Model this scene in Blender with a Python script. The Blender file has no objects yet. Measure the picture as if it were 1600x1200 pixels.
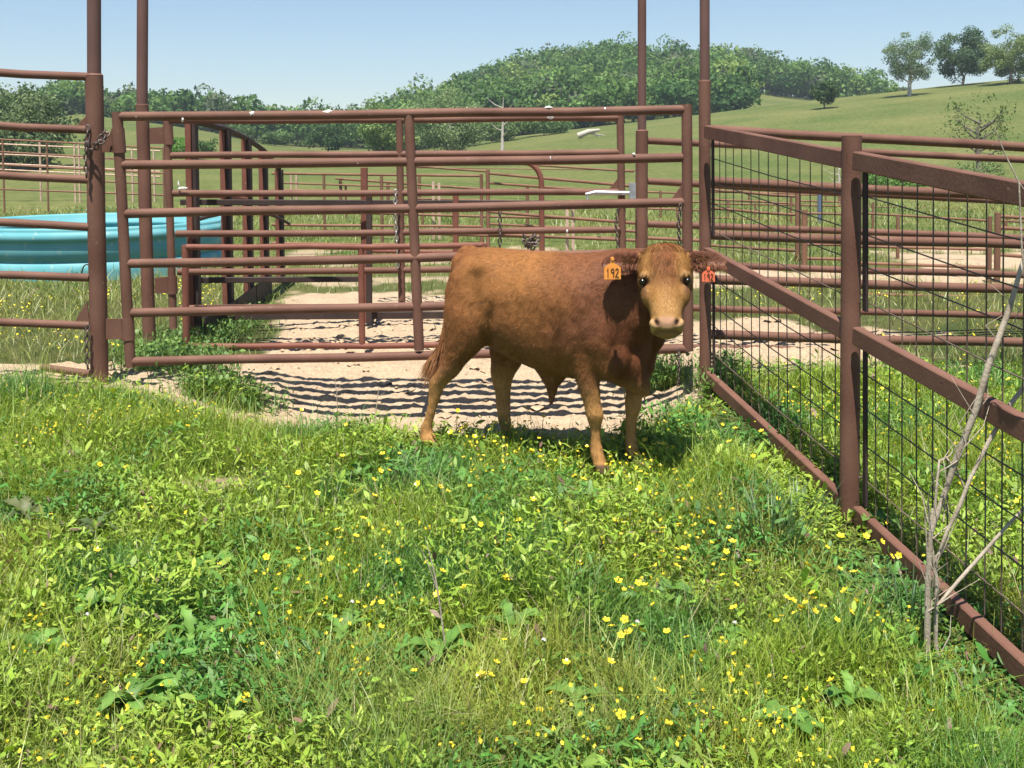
import bpy, math, random
import numpy as np
from mathutils import Vector, Matrix
R = math.radians
rng = np.random.default_rng(7)
random.seed(7)

# ------------------------------------------------------------------ camera, world, sun
sc = bpy.context.scene
col = sc.collection
F = 1700.0
CAMZ = 1.514
PITCH, ROLL, CY = R(2.46), R(0.4), 302.0
fv = np.array([0, math.cos(PITCH), -math.sin(PITCH)])
rv0 = np.array([1.0, 0, 0]); uv0 = np.array([0, math.sin(PITCH), math.cos(PITCH)])
rv = rv0*math.cos(ROLL) - uv0*math.sin(ROLL)
uv = uv0*math.cos(ROLL) + rv0*math.sin(ROLL)
cam_d = bpy.data.cameras.new('camera'); cam = bpy.data.objects.new('camera', cam_d); col.objects.link(cam)
M = Matrix(((rv[0], uv[0], -fv[0], 0), (rv[1], uv[1], -fv[1], 0), (rv[2], uv[2], -fv[2], CAMZ), (0, 0, 0, 1)))
cam.matrix_world = M
cam_d.sensor_width = 36; cam_d.lens = 36*F/1600; cam_d.shift_y = -(600-CY)/1600
cam_d.clip_start = 0.05; cam_d.clip_end = 5000
sc.camera = cam

SUN = Vector((-0.06, -0.34, 1.0)).normalized()      # towards the sun
sun_el = math.asin(SUN.z); sun_az = math.atan2(SUN.x, SUN.y)
w = bpy.data.worlds.new('World'); sc.world = w; w.use_nodes = True
nt = w.node_tree; nt.nodes.clear()
sky = nt.nodes.new('ShaderNodeTexSky'); sky.sky_type = 'NISHITA'; sky.sun_disc = False
sky.sun_elevation = sun_el; sky.sun_rotation = sun_az
sky.altitude = 0; sky.air_density = 1.0; sky.dust_density = 0.0; sky.ozone_density = 4.0
bgn = nt.nodes.new('ShaderNodeBackground'); bgn.inputs['Strength'].default_value = 0.067
wo = nt.nodes.new('ShaderNodeOutputWorld')
nt.links.new(sky.outputs[0], bgn.inputs[0]); nt.links.new(bgn.outputs[0], wo.inputs[0])
sl = bpy.data.lights.new('sun', 'SUN'); sl.energy = 4.9; sl.angle = R(0.5); sl.color = (1.0, 0.95, 0.86)
so = bpy.data.objects.new('sun', sl); col.objects.link(so)
so.rotation_euler = SUN.to_track_quat('Z', 'Y').to_euler(); so.location = (-10, -15, 40)
vs = sc.view_settings
vs.view_transform = 'Standard'; vs.look = 'None'; vs.gamma = 1; vs.use_curve_mapping = False; vs.exposure = 0.95

def U(px, py, Y):
    """point at world depth Y seen at photo pixel (px, py)"""
    d = fv + rv*(px-800)/F - uv*(py-CY)/F
    return Vector((d[0]*Y/d[1], Y, CAMZ + d[2]*Y/d[1]))

def PX(x, y, z):
    d = np.stack([x, y, z-CAMZ], -1)
    k = d @ fv
    return 800+F*(d @ rv)/k, CY-F*(d @ uv)/k

# ------------------------------------------------------------------ noise
_P = rng.permutation(512)
_G = rng.random(512)
def vnoise(x, y, s=0):
    xi = np.floor(x).astype(int); yi = np.floor(y).astype(int)
    fx = x-xi; fy = y-yi; fx = fx*fx*(3-2*fx); fy = fy*fy*(3-2*fy)
    def g(a, b): return _G[_P[(_P[(a+s*17) & 511]+b) & 511]]
    return (g(xi, yi)*(1-fx)+g(xi+1, yi)*fx)*(1-fy)+(g(xi, yi+1)*(1-fx)+g(xi+1, yi+1)*fx)*fy
def fbm(x, y, o=4, s=0):
    a = 0; t = 0; k = 1.0
    for i in range(o):
        a = a+k*vnoise(x*2**i+i*31.7, y*2**i+i*11.3, s+i); t += k; k *= .5
    return a/t
def smooth(t): t = np.clip(t, 0, 1); return t*t*(3-2*t)

# ------------------------------------------------------------------ terrain height and cover
CREST_X = [-1500, -200, 0, 130, 250, 330, 420, 500, 650, 780, 900, 1100, 1290, 1420, 1600, 1900, 3500]
CREST_Z = [4, 4.4, 5.2, 6.4, 5.0, 3.8, 2.0, 1.3, .9, 2.6, 3.7, 5.4, 7.3, 8.6, 10.3, 11.5, 12]
HILL_X = [-1500, 0, 300, 600, 660, 700, 780, 880, 950, 1000, 1060, 1150, 1200, 1300, 1340, 1400, 1500, 3500]
HILL_Z = [6, 6.0, 4.6, 3.6, 6.5, 9, 13.5, 17.5, 18.5, 18, 16.5, 16.5, 14, 11.5, 10.5, 4, 3, 3]
def H(x, y):
    x = np.asarray(x, float); y = np.asarray(y, float)
    slope = np.where(y < 6.94, -0.096*(6.94-np.maximum(y, 2.6)), 0)
    z = slope - 0.1*smooth((y-7.1)/1.2)
    dip = np.exp(-((y-6.95)/0.62)**2)*smooth((x+2.3)/1.2)*smooth((1.5-x)/0.8)
    z = z - 0.26*dip
    z = z + 0.05*(fbm(x*.9, y*.9, 2, 3)-.5)*smooth((y-2)/2)*(y < 40)
    px = 800+1700*x/np.maximum(y, 1)
    zc = np.interp(px, CREST_X, CREST_Z); zh = np.interp(px, HILL_X, HILL_Z)
    t1 = smooth((y-42)/110); t2 = smooth((y-150)/120)
    z = z + t1*(zc+.1)*(1-t2) + t2*(zh+.1)
    z = z + (fbm(x*.03, y*.03, 3, 9)-.5)*1.2*smooth((y-60)/60)*(1-smooth((y-135)/20)*.6)
    return z
EDGE_X = [-6, -3.3, -2.6, -2.0, -1.45, -.9, -.4, .2, .55, .9, 1.2, 1.5]
EDGE_Y = [6.9, 6.85, 6.8, 6.45, 6.2, 6.05, 5.98, 5.9, 5.93, 6.28, 6.8, 7.0]
def dirt(x, y):
    """1 on bare ground, 0 on grass"""
    n = (fbm(x*2.2, y*2.2, 3, 21)-.5)
    n2 = (fbm(x*.8, y*.8, 3, 5)-.5)
    ed = np.interp(x, EDGE_X, EDGE_Y)
    near = smooth((y-ed+n*.25)/.08)
    left = np.where(y < 8.2, -9.0, -2.05-(y-8.2)*.12)
    a = near*smooth((8.15-y+n*.5)/.15)*smooth((2.0-x+n)/.2)*smooth((x+9)/.5)      # strip by the gate
    b = smooth((y-7.2)/.1)*smooth((12.3-y+n*1.4)/.2)*smooth((x-left+n*.7)/.15)*smooth((1.55-x+n*.5)/.2)
    c = smooth((y-7.1)/.2)*smooth((9.9-y+n*1.2)/.2)*smooth((x-1.2)/.2)*smooth((3.1-x+n*3)/.5)
    d = smooth((y-12.4+n*1.5)/.2)*smooth((14.0-y+n*2)/.3)*smooth((x-1)/.4)
    e = smooth((y-13.9+n*2)/.3)*smooth((16.6-y+n*3)/.4)*smooth((x-5.2+n)/.5)
    f = smooth((y-15+n*2)/.3)*smooth((17.2-y+n*2)/.3)*smooth((x+3.6)/.3)*smooth((1.-x)/.5)*(n2 > -.05)
    g = smooth((y-12.6+n*2)/.3)*smooth((13.6-y)/.3)*smooth((x+3)/.3)*smooth((1.5-x)/.5)
    p_ = .75*smooth((np.exp(-(((x+1.45)/.32)**2+((y-5.35)/.16)**2))+n*.8-.45)/.25)
    m = np.maximum.reduce([a, b, c, d, e, f*.8, g*.8, p_])
    # clump of weeds under the left half of the gate
    cl = np.exp(-(((x+1.85)/.26)**2+((y-6.9)/.18)**2))+np.exp(-(((x+2.55)/.3)**2+((y-8.0)/.5)**2))
    cl = cl+.9*np.exp(-(((x-1.0)/.2)**2+((y-7.45)/.22)**2))
    m = m*(1-smooth((cl+n*.6-.35)/.2))
    return np.clip(m, 0, 1)

# ------------------------------------------------------------------ mesh helpers
def mesh_np(name, verts, faces, mat=None, smooth_=False, cols=None, cname='tint'):
    """verts (N,3); faces (M,k) of one k"""
    me = bpy.data.meshes.new(name)
    verts = np.ascontiguousarray(verts, dtype=np.float32); faces = np.ascontiguousarray(faces, dtype=np.int32)
    n, (m, k) = len(verts), faces.shape
    me.vertices.add(n); me.vertices.foreach_set('co', verts.ravel())
    me.loops.add(m*k); me.loops.foreach_set('vertex_index', faces.ravel())
    me.polygons.add(m); me.polygons.foreach_set('loop_start', np.arange(0, m*k, k, dtype=np.int32))
    me.polygons.foreach_set('loop_total', np.full(m, k, dtype=np.int32))
    if smooth_: me.polygons.foreach_set('use_smooth', np.ones(m, dtype=bool))
    me.update(calc_edges=True)
    if cols is not None:
        a = me.color_attributes.new(cname, 'FLOAT_COLOR', 'POINT')
        c4 = np.ones((n, 4), dtype=np.float32); c4[:, :cols.shape[1]] = cols
        a.data.foreach_set('color', c4.ravel())
    if mat: me.materials.append(mat)
    return me

class MB:
    def __init__(s): s.v = []; s.f = []; s.sm = []
    def add(s, vs, fs, sm=False):
        o = len(s.v); s.v += [tuple(v) for v in vs]; s.f += [tuple(i+o for i in f) for f in fs]; s.sm += [sm]*len(fs)
    def box(s, c, size, rot=None):
        hx, hy, hz = [q/2 for q in size]; c = Vector(c)
        vs = [Vector((x, y, z)) for x in (-hx, hx) for y in (-hy, hy) for z in (-hz, hz)]
        if rot: vs = [rot @ v for v in vs]
        s.add([v+c for v in vs], [(0, 1, 3, 2), (4, 6, 7, 5), (0, 4, 5, 1), (2, 3, 7, 6), (0, 2, 6, 4), (1, 5, 7, 3)])
    def beam(s, a, b, wdt, hgt, up=(0, 0, 1)):
        a = Vector(a); b = Vector(b); d = b-a; L = d.length; d.normalize()
        sd = d.cross(Vector(up)).normalized(); u = sd.cross(d)
        bev = min(wdt, hgt)*.12
        pr = [(-wdt/2+bev, -hgt/2), (wdt/2-bev, -hgt/2), (wdt/2, -hgt/2+bev), (wdt/2, hgt/2-bev), (wdt/2-bev, hgt/2), (-wdt/2+bev, hgt/2), (-wdt/2, hgt/2-bev), (-wdt/2, -hgt/2+bev)]
        vs = [p+sd*x+u*y for p in (a, b) for x, y in pr]
        s.add(vs, [(i, (i+1) % 8, (i+1) % 8+8, i+8) for i in range(8)]+[tuple(range(7, -1, -1)), tuple(range(8, 16))])
    def tube(s, pts, rad, n=12, cap=True):
        pts = [Vector(p) for p in pts]
        if not hasattr(rad, '__len__'): rad = [rad]*len(pts)
        o = []; prev = None
        for i, p in enumerate(pts):
            t = (pts[min(i+1, len(pts)-1)]-pts[max(i-1, 0)]).normalized()
            if prev is None:
                a = Vector((0, 0, 1)) if abs(t.z) < .9 else Vector((1, 0, 0))
                x = t.cross(a).normalized()
            else: x = (prev-t*prev.dot(t)).normalized()
            prev = x; y = t.cross(x)
            o += [p+(x*math.cos(k*2*math.pi/n)+y*math.sin(k*2*math.pi/n))*rad[i] for k in range(n)]
        fs = []
        for i in range(len(pts)-1):
            for k in range(n):
                k2 = (k+1) % n; fs.append((i*n+k, i*n+k2, (i+1)*n+k2, (i+1)*n+k))
        s.add(o, fs, True)
        if cap:
            L = len(pts)-1
            s.add(o[:n], [tuple(range(n-1, -1, -1))]); s.add(o[L*n:], [tuple(range(n))])
    def build(s, name, mat, parent=None, loc=None):
        me = bpy.data.meshes.new(name); me.from_pydata(s.v, [], s.f)
        me.polygons.foreach_set('use_smooth', s.sm); me.materials.append(mat); me.update()
        return link(name, me, parent)
def link(name, me, parent=None):
    o = bpy.data.objects.new(name, me); col.objects.link(o)
    if parent:
        o.parent = parent
        if parent.type == 'EMPTY' and parent.parent is None: o.location = -parent.location
    return o
def empty(name, loc, label, cat, group=None):
    o = bpy.data.objects.new(name, None); col.objects.link(o); o.location = loc; o.empty_display_size = .1
    return tag(o, label, cat, group)
def tag(o, label=None, cat=None, group=None, kind=None):
    if label: o['label'] = label
    if cat: o['category'] = cat
    if group: o['group'] = group
    if kind: o['kind'] = kind
    return o

# ------------------------------------------------------------------ materials
def nodes(name):
    m = bpy.data.materials.new(name); m.use_nodes = True
    t = m.node_tree; b = t.nodes['Principled BSDF']; return m, t, b
def N(t, typ, **kw):
    n = t.nodes.new(typ)
    for k, v in kw.items():
        if hasattr(n, k): setattr(n, k, v)
        else: n.inputs[k].default_value = v
    return n
def noisemat(name, c1, c2, scale=8, rough=.7, bump=.1, bscale=None, detail=6, metallic=0, c3=None, s3=60, t3=.62):
    m, t, b = nodes(name)
    tc = N(t, 'ShaderNodeTexCoord'); no = N(t, 'ShaderNodeTexNoise'); no.inputs['Scale'].default_value = scale; no.inputs['Detail'].default_value = detail
    t.links.new(tc.outputs['Object'], no.inputs['Vector'])
    rp = N(t, 'ShaderNodeValToRGB'); rp.color_ramp.elements[0].position = .3; rp.color_ramp.elements[1].position = .7
    rp.color_ramp.elements[0].color = (*c1, 1); rp.color_ramp.elements[1].color = (*c2, 1)
    t.links.new(no.outputs[0], rp.inputs[0]); out = rp.outputs[0]
    if c3:
        n3 = N(t, 'ShaderNodeTexNoise'); n3.inputs['Scale'].default_value = s3; n3.inputs['Detail'].default_value = 3
        t.links.new(tc.outputs['Object'], n3.inputs['Vector'])
        r3 = N(t, 'ShaderNodeValToRGB'); r3.color_ramp.elements[0].position = t3; r3.color_ramp.elements[1].position = t3+.08
        t.links.new(n3.outputs[0], r3.inputs[0])
        mx = N(t, 'ShaderNodeMix', data_type='RGBA'); mx.inputs[7].default_value = (*c3, 1)
        t.links.new(r3.outputs[0], mx.inputs[0]); t.links.new(out, mx.inputs[6]); out = mx.outputs[2]
    t.links.new(out, b.inputs['Base Color']); b.inputs['Roughness'].default_value = rough; b.inputs['Metallic'].default_value = metallic
    b.inputs['Specular IOR Level'].default_value = .5 if rough < .5 or metallic else .22
    if bump:
        nb = N(t, 'ShaderNodeTexNoise'); nb.inputs['Scale'].default_value = bscale or scale*6; nb.inputs['Detail'].default_value = 4
        t.links.new(tc.outputs['Object'], nb.inputs['Vector'])
        bp = N(t, 'ShaderNodeBump'); bp.inputs['Strength'].default_value = bump; bp.inputs['Distance'].default_value = .01
        t.links.new(nb.outputs[0], bp.inputs['Height']); t.links.new(bp.outputs[0], b.inputs['Normal'])
    return m
def leafmat(name, transl=.35, rough=.55, spec=.3):
    m, t, b = nodes(name)
    at = N(t, 'ShaderNodeVertexColor'); at.layer_name = 'tint'
    t.links.new(at.outputs[0], b.inputs['Base Color']); b.inputs['Roughness'].default_value = rough
    b.inputs['Specular IOR Level'].default_value = spec
    tr = N(t, 'ShaderNodeBsdfTranslucent'); mx = N(t, 'ShaderNodeMixShader'); mx.inputs[0].default_value = transl
    hs = N(t, 'ShaderNodeHueSaturation'); hs.inputs['Value'].default_value = 1.25; hs.inputs['Saturation'].default_value = 1.1
    t.links.new(at.outputs[0], hs.inputs['Color']); t.links.new(hs.outputs[0], tr.inputs[0])
    t.links.new(b.outputs[0], mx.inputs[1]); t.links.new(tr.outputs[0], mx.inputs[2])
    t.links.new(mx.outputs[0], t.nodes['Material Output'].inputs[0])
    return m
PIPE = noisemat('painted_pipe', (.115, .053, .036), (.18, .09, .063), 3.5, .66, .15, 60, c3=(.25, .155, .115), s3=45, t3=.68)
PIPE2 = noisemat('red_primer_pipe', (.15, .055, .038), (.20, .08, .055), 6, .62, .12, 60, c3=(.28, .16, .11), s3=40, t3=.66)
PIPE_T = noisemat('mast_pipe', (.115, .060, .050), (.15, .082, .068), 4, .6, .08, 50)
FAR = noisemat('weathered_pipe', (.16, .078, .048), (.24, .125, .08), 3, .7, .0)
DARK = noisemat('dark_steel_and_shade', (.035, .024, .022), (.06, .04, .035), 6, .7, .1)  # also stands in for shade on the bars, chute and mesh posts
TAN = noisemat('bare_tan_steel', (.42, .28, .2), (.6, .44, .34), 9, .7, .05)
WIRE = noisemat('dark_wire', (.05, .042, .035), (.17, .12, .09), 12, .55, 0)
CHAINM = noisemat('rusty_chain', (.06, .045, .04), (.14, .1, .085), 30, .5, .1, metallic=.4)
CHAINP = noisemat('pale_chain', (.25, .22, .2), (.45, .42, .38), 30, .45, .1, metallic=.5)
GALV = noisemat('galvanised', (.33, .34, .35), (.5, .51, .52), 20, .4, .05, metallic=.6)
WHITE = noisemat('bird_lime', (.6, .58, .54), (.8, .78, .74), 60, .9, .1)
TANKM = noisemat('turquoise_plastic', (.10, .33, .37), (.16, .39, .42), 2.5, .5, .03, c3=(.28, .42, .40), s3=9, t3=.62)
BARK = noisemat('bark', (.10, .085, .065), (.19, .165, .13), 6, .9, .4)
DEADW = noisemat('dead_wood', (.33, .29, .24), (.52, .48, .42), 9, .9, .3)
STICK = noisemat('weathered_stem', (.27, .22, .165), (.48, .41, .32), 14, .85, .3, 90)
GRASSM = leafmat('grass_blade', .28, .45, .45)
LEAFM = leafmat('weed_leaf', .22, .5, .28)
TREEM = leafmat('tree_leaf', .3, .6, .2)

# ------------------------------------------------------------------ ground
def axis(lo, a, b, hi, d, g):
    xs = list(np.arange(a, b, d)); s = d; x = xs[-1]
    while x < hi: s *= g; x += s; xs.append(x)
    s = d; x = xs[0]
    while x > lo: s *= g; x -= s; xs.insert(0, x)
    return np.array(xs)
def rough_ground(x, y, dm):
    r = (fbm(x*5, y*8, 2, 40)-.5)*.018 + (fbm(x*20, y*24, 3, 50)-.5)*.034 + (fbm(x*48, y*50, 2, 55)-.5)*.018
    lump = np.clip(fbm(x*15, y*18, 2, 60)-.6, 0, 1)*.09
    return (r+lump)*dm*(y < 16)
gx = axis(-700, -3.4, 2.6, 700, .024, 1.035); gy = axis(-40, 5.7, 8.9, 900, .018, 1.03)
GX, GY = np.meshgrid(gx, gy)
DM = dirt(GX, GY)
GZ = H(GX, GY)+rough_ground(GX, GY, DM)
nx, ny = len(gx), len(gy)
idx = np.arange(nx*ny).reshape(ny, nx)
fc = np.stack([idx[:-1, :-1], idx[:-1, 1:], idx[1:, 1:], idx[1:, :-1]], -1).reshape(-1, 4)
m, t, b = nodes('ground_cover')
at = N(t, 'ShaderNodeVertexColor'); at.layer_name = 'tint'; sep = N(t, 'ShaderNodeSeparateColor'); t.links.new(at.outputs[0], sep.inputs[0])
geo = N(t, 'ShaderNodeNewGeometry')
def nz(scale, det=5):
    n = N(t, 'ShaderNodeTexNoise'); n.inputs['Scale'].default_value = scale; n.inputs['Detail'].default_value = det
    t.links.new(geo.outputs['Position'], n.inputs['Vector']); return n
def ramp(n, p0, c0, p1, c1):
    r = N(t, 'ShaderNodeValToRGB'); e = r.color_ramp.elements; e[0].position = p0; e[1].position = p1; e[0].color = (*c0, 1); e[1].color = (*c1, 1)
    t.links.new(n.outputs[0], r.inputs[0]); return r
def mixc(fac, a, b_):
    x = N(t, 'ShaderNodeMix', data_type='RGBA'); t.links.new(fac, x.inputs[0]); t.links.new(a, x.inputs[6]); t.links.new(b_, x.inputs[7]); return x.outputs[2]
dA = ramp(nz(5), .3, (.33, .242, .16), .7, (.44, .34, .23)); dB = ramp(nz(70, 3), .35, (.23, .16, .10), .6, (.47, .365, .25))
half = N(t, 'ShaderNodeValue'); half.outputs[0].default_value = .45
dcol = mixc(half.outputs[0], dA.outputs[0], dB.outputs[0])
gA = ramp(nz(2.2, 8), .35, (.045, .06, .018), .65, (.085, .085, .03))          # soil and thatch under near grass
fA = ramp(nz(.12, 10), .33, (.06, .095, .020), .68, (.16, .155, .055)); fB = ramp(nz(3.5, 6), .36, (.035, .065, .014), .64, (.17, .175, .06))
fcol = mixc(half.outputs[0], fA.outputs[0], fB.outputs[0])                    # far pasture
gcol = mixc(sep.outputs['Green'], gA.outputs[0], fcol)
allc = mixc(sep.outputs['Red'], gcol, dcol)
t.links.new(allc, b.inputs['Base Color']); b.inputs['Roughness'].default_value = .95; b.inputs['Specular IOR Level'].default_value = .1
bp = N(t, 'ShaderNodeBump'); bp.inputs['Strength'].default_value = .7; bp.inputs['Distance'].default_value = .02
nb = nz(45, 5); t.links.new(nb.outputs[0], bp.inputs['Height']); t.links.new(bp.outputs[0], b.inputs['Normal'])
cl = np.zeros((nx*ny, 3)); cl[:, 0] = DM.ravel(); cl[:, 1] = smooth((GY.ravel()-9)/10)
ground = link('ground', mesh_np('ground', np.stack([GX, GY, GZ], -1).reshape(-1, 3), fc, m, True, cl)); tag(ground, kind='structure')
def gz(x, y): return float(H(x, y)+rough_ground(np.float64(x), np.float64(y), dirt(np.float64(x), np.float64(y))))

# clods and stones on the bare strip
def clods():
    n = 1500
    X = rng.uniform(-3.2, 2.8, n); Y = rng.uniform(5.9, 11, n); k = dirt(X, Y) > .6; X, Y = X[k], Y[k]
    Z = H(X, Y)+rough_ground(X, Y, dirt(X, Y))
    S = rng.gamma(1.6, .009, len(X))+.005
    base = np.array([(0, 0, 1), (1, 0, 0), (0, 1, 0), (-1, 0, 0), (0, -1, 0), (.7, .7, .5), (-.7, .7, .55), (-.7, -.7, .45), (.7, -.7, .5)])
    fs = np.array([(0, 1, 5), (0, 5, 2), (0, 2, 6), (0, 6, 3), (0, 3, 7), (0, 7, 4), (0, 4, 8), (0, 8, 1)])
    V = base[None]*S[:, None, None]*rng.uniform(.6, 1.3, (len(X), 9, 1))*np.array([1.2, 1, .75])
    V = V+np.stack([X, Y, Z-.003], -1)[:, None]
    Fc = fs[None]+(np.arange(len(X))*9)[:, None, None]
    mt = noisemat('dry_clod', (.30, .215, .13), (.46, .35, .23), 12, .95, .3)
    tag(link('dirt_clods', mesh_np('dirt_clods', V.reshape(-1, 3), Fc.reshape(-1, 3), mt)), 'pale dry clods and stones scattered over the bare dirt', 'dirt clods', kind='stuff')
clods()

# air: pale even haze round the whole scene
mb = MB(); mb.box((0, 445, 32), (1560, 1100, 72)); 
hzm = bpy.data.materials.new('haze_air'); hzm.use_nodes = True; ht_ = hzm.node_tree; ht_.nodes.clear()
pv = ht_.nodes.new('ShaderNodeVolumePrincipled'); pv.inputs['Color'].default_value = (.78, .9, 1.0, 1); pv.inputs['Density'].default_value = .0005; pv.inputs['Anisotropy'].default_value = .2
ho = ht_.nodes.new('ShaderNodeOutputMaterial'); ht_.links.new(pv.outputs[0], ho.inputs['Volume'])
tag(mb.build('haze', hzm), kind='stuff')
def litter():
    r_ = np.random.default_rng(31); mb = MB()
    for k in range(260):
        x = r_.uniform(-2.6, 2.6); y = r_.uniform(6.3, 11.5)
        if float(dirt(np.float64(x), np.float64(y))) < .6: continue
        z = gz(x, y)+.004; a = r_.random()*3.14; L = r_.uniform(.02, .09); d = Vector((math.cos(a), math.sin(a), 0))
        mb.tube([Vector((x, y, z)), Vector((x, y, z+.004))+d*L*.5, Vector((x, y, z))+d*L], [.0025, .003, .0015], 5)
    tag(mb.build('dirt_litter', STICK), 'bits of straw and twig scattered over the bare dirt', 'litter', kind='stuff')
litter()
# ------------------------------------------------------------------ blades and leaves
def blades(P, h, wd, lean, az, bend, colr, seg=3):
    """P (n,3) roots. strips of seg quads, tapered"""
    n = len(P); V = np.zeros((n, (seg+1)*2, 3)); C = np.zeros((n, (seg+1)*2, 3))
    d = np.stack([np.cos(az), np.sin(az), np.zeros(n)], -1)
    tw = az+np.pi/2+rng.normal(0, .5, n); sd = np.stack([np.cos(tw), np.sin(tw), np.zeros(n)], -1)
    for i in range(seg+1):
        s = i/seg
        out = (lean*s+bend*s*s)*h; up = h*(s-.35*np.clip(bend, 0, 3)*s*s*.8)
        c = P+d*out[:, None]; c[:, 2] += up
        ww = wd*(1-s**1.6)*.5+.0002
        V[:, 2*i] = c-sd*ww[:, None]; V[:, 2*i+1] = c+sd*ww[:, None]
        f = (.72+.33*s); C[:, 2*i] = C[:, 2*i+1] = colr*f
    q = np.array([(2*i, 2*i+1, 2*i+3, 2*i+2) for i in range(seg)])
    Fc = q[None]+(np.arange(n)*(seg+1)*2)[:, None, None]
    return V.reshape(-1, 3), Fc.reshape(-1, 4), C.reshape(-1, 3)
def leaves(P, L, W, az, tilt, colr, curl=.3):
    """P (n,3) leaf base; rhombic folded leaf of 6 vertices / 4 quads-ish"""
    n = len(P)
    d = np.stack([np.cos(az)*np.cos(tilt), np.sin(az)*np.cos(tilt), np.sin(tilt)], -1)
    sdz = np.stack([-np.sin(az), np.cos(az), rng.normal(0, .35, n)], -1); sdz /= np.linalg.norm(sdz, axis=1)[:, None]
    nn = np.cross(d, sdz)
    V = np.zeros((n, 8, 3))
    st = [(0, .06), (.35, .9), (.72, .75), (1, .02)]
    for i, (s, wv) in enumerate(st):
        c = P+d*(L*s)[:, None]-nn*(-curl*L*(s*s))[:, None]
        c[:, 2] -= curl*L*s*s
        V[:, 2*i] = c-sdz*(W*wv*.5)[:, None]+nn*(W*wv*.14)[:, None]
        V[:, 2*i+1] = c+sdz*(W*wv*.5)[:, None]+nn*(W*wv*.14)[:, None]
    q = np.array([(0, 1, 3, 2), (2, 3, 5, 4), (4, 5, 7, 6)])
    Fc = q[None]+(np.arange(n)*8)[:, None, None]
    C = np.repeat(colr[:, None], 8, 1)*np.array([.85, .85, 1, .95, 1.05, 1, 1, 1])[None, :, None]
    return V.reshape(-1, 3), Fc.reshape(-1, 4), C.reshape(-1, 3)
def join(parts):
    o = 0; Vs = []; Fs = []; Cs = []
    for v, f, c in parts: Vs.append(v); Fs.append(f+o); Cs.append(c); o += len(v)
    return np.concatenate(Vs), np.concatenate(Fs), np.concatenate(Cs)
def scatter(n, y0, y1, pw=0.0, ux=.56):
    """random points in the fan before the camera between depths, denser near by y**-pw"""
    y = y0+(y1-y0)*rng.random(int(n)); 
    wgt = (y/y1)*(y/y0)**(-pw); y = y[rng.random(len(y)) < wgt/wgt.max()]
    x = rng.uniform(-ux, ux, len(y))*y
    return x, y
def pal(n, a, b, j=.12):
    a = np.array(a); b = np.array(b); t = rng.random((n, 1)); c = a*(1-t)+b*t
    return np.clip(c*rng.normal(1, j, (n, 1))*rng.normal(1, .05, (n, 3)), .005, 1)
def seg_dist(x, y, x0, y0, x1, y1):
    t = np.clip(((x-x0)*(x1-x0)+(y-y0)*(y1-y0))/((x1-x0)**2+(y1-y0)**2), 0, 1)
    return np.hypot(x-x0-t*(x1-x0), y-y0-t*(y1-y0))
def ground_at(px, py):
    """first terrain hit along a pixel ray"""
    lo = 2.0
    for k in range(600):
        Y = 2.4+k*.03; p = U(px, py, Y)
        if p.z <= float(H(p.x, Y)): return p.x, Y
    return p.x, Y
ros = [(210, 1120, 11, .17, .05, 'big jagged leaf rosette at the bottom left'), (60, 1030, 9, .16, .05, 'jagged leaf rosette at the left edge near the bottom'), (150, 960, 9, .15, .045, 'jagged rosette above the bottom left corner'),
       (300, 1010, 8, .14, .045, 'broad leaf plant right of the bottom left rosettes'), (1035, 945, 4, .12, .075, 'two large folded pale leaves standing below the calf'), (690, 1040, 7, .16, .05, 'broad upright leaves beside the dry stalk'),
       (800, 1000, 7, .13, .045, 'broad leaves near the white clover flower'), (540, 1010, 7, .14, .045, 'dark broad leaves in fine grass at lower centre left'), (1330, 1120, 9, .14, .045, 'jagged rosette at the lower right under the dead weed'),
       (1240, 1160, 8, .15, .05, 'dark rosette on the bottom edge right of centre'), (40, 820, 8, .15, .05, 'purple tinged weed at the left edge', ), (150, 840, 8, .13, .045, 'leafy weed right of the purple tinged one'), (560, 760, 7, .12, .04, 'pale leafy weed left below the calf'),
       (330, 900, 8, .13, .045, 'leafy rosette in the left middle of the meadow'), (1140, 1010, 6, .11, .04, 'leafy weed among buttercups right of centre'), (900, 1120, 7, .13, .045, 'leafy weed at the bottom centre'), (1040, 700, 5, .11, .04, 'leafy weed right of the front hooves'),
       (470, 900, 7, .13, .04, 'leafy weed beside the fine grass patch'), (1370, 830, 8, .13, .05, 'dark leaves at the foot of the near fence post'), (1120, 620, 6, .12, .06, 'broad leaves at the foot of the corner post')]
ROSXY = [ground_at(q[0], q[1]) for q in ros]
def low_here(X, Y):
    """grass is trampled and short round hooves, post feet and the flat rosettes"""
    k = np.ones(len(X))
    for a_, b_ in ((.43, 5.42), (.62, 5.58), (-.53, 5.87), (1.53, 4.8)):
        e_ = np.sqrt(((X-a_*np.clip(Y/b_, .5, 1.2))/.13)**2+(np.where(Y < b_, (Y-b_)/.55, (Y-b_)/.12))**2); k = np.minimum(k, .3+.7*np.clip((e_-.5)/.7, 0, 1))
    fd_ = seg_dist(X, Y, 1.12, 6.85, 1.74, 2.8); k = np.minimum(k, .3+.7*np.clip((fd_-.08)/.2, 0, 1))
    for a_, b_ in ROSXY: k = np.minimum(k, .35+.65*np.clip((np.hypot(X-a_, (Y-b_))-.06)/.12, 0, 1))
    return k
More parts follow.
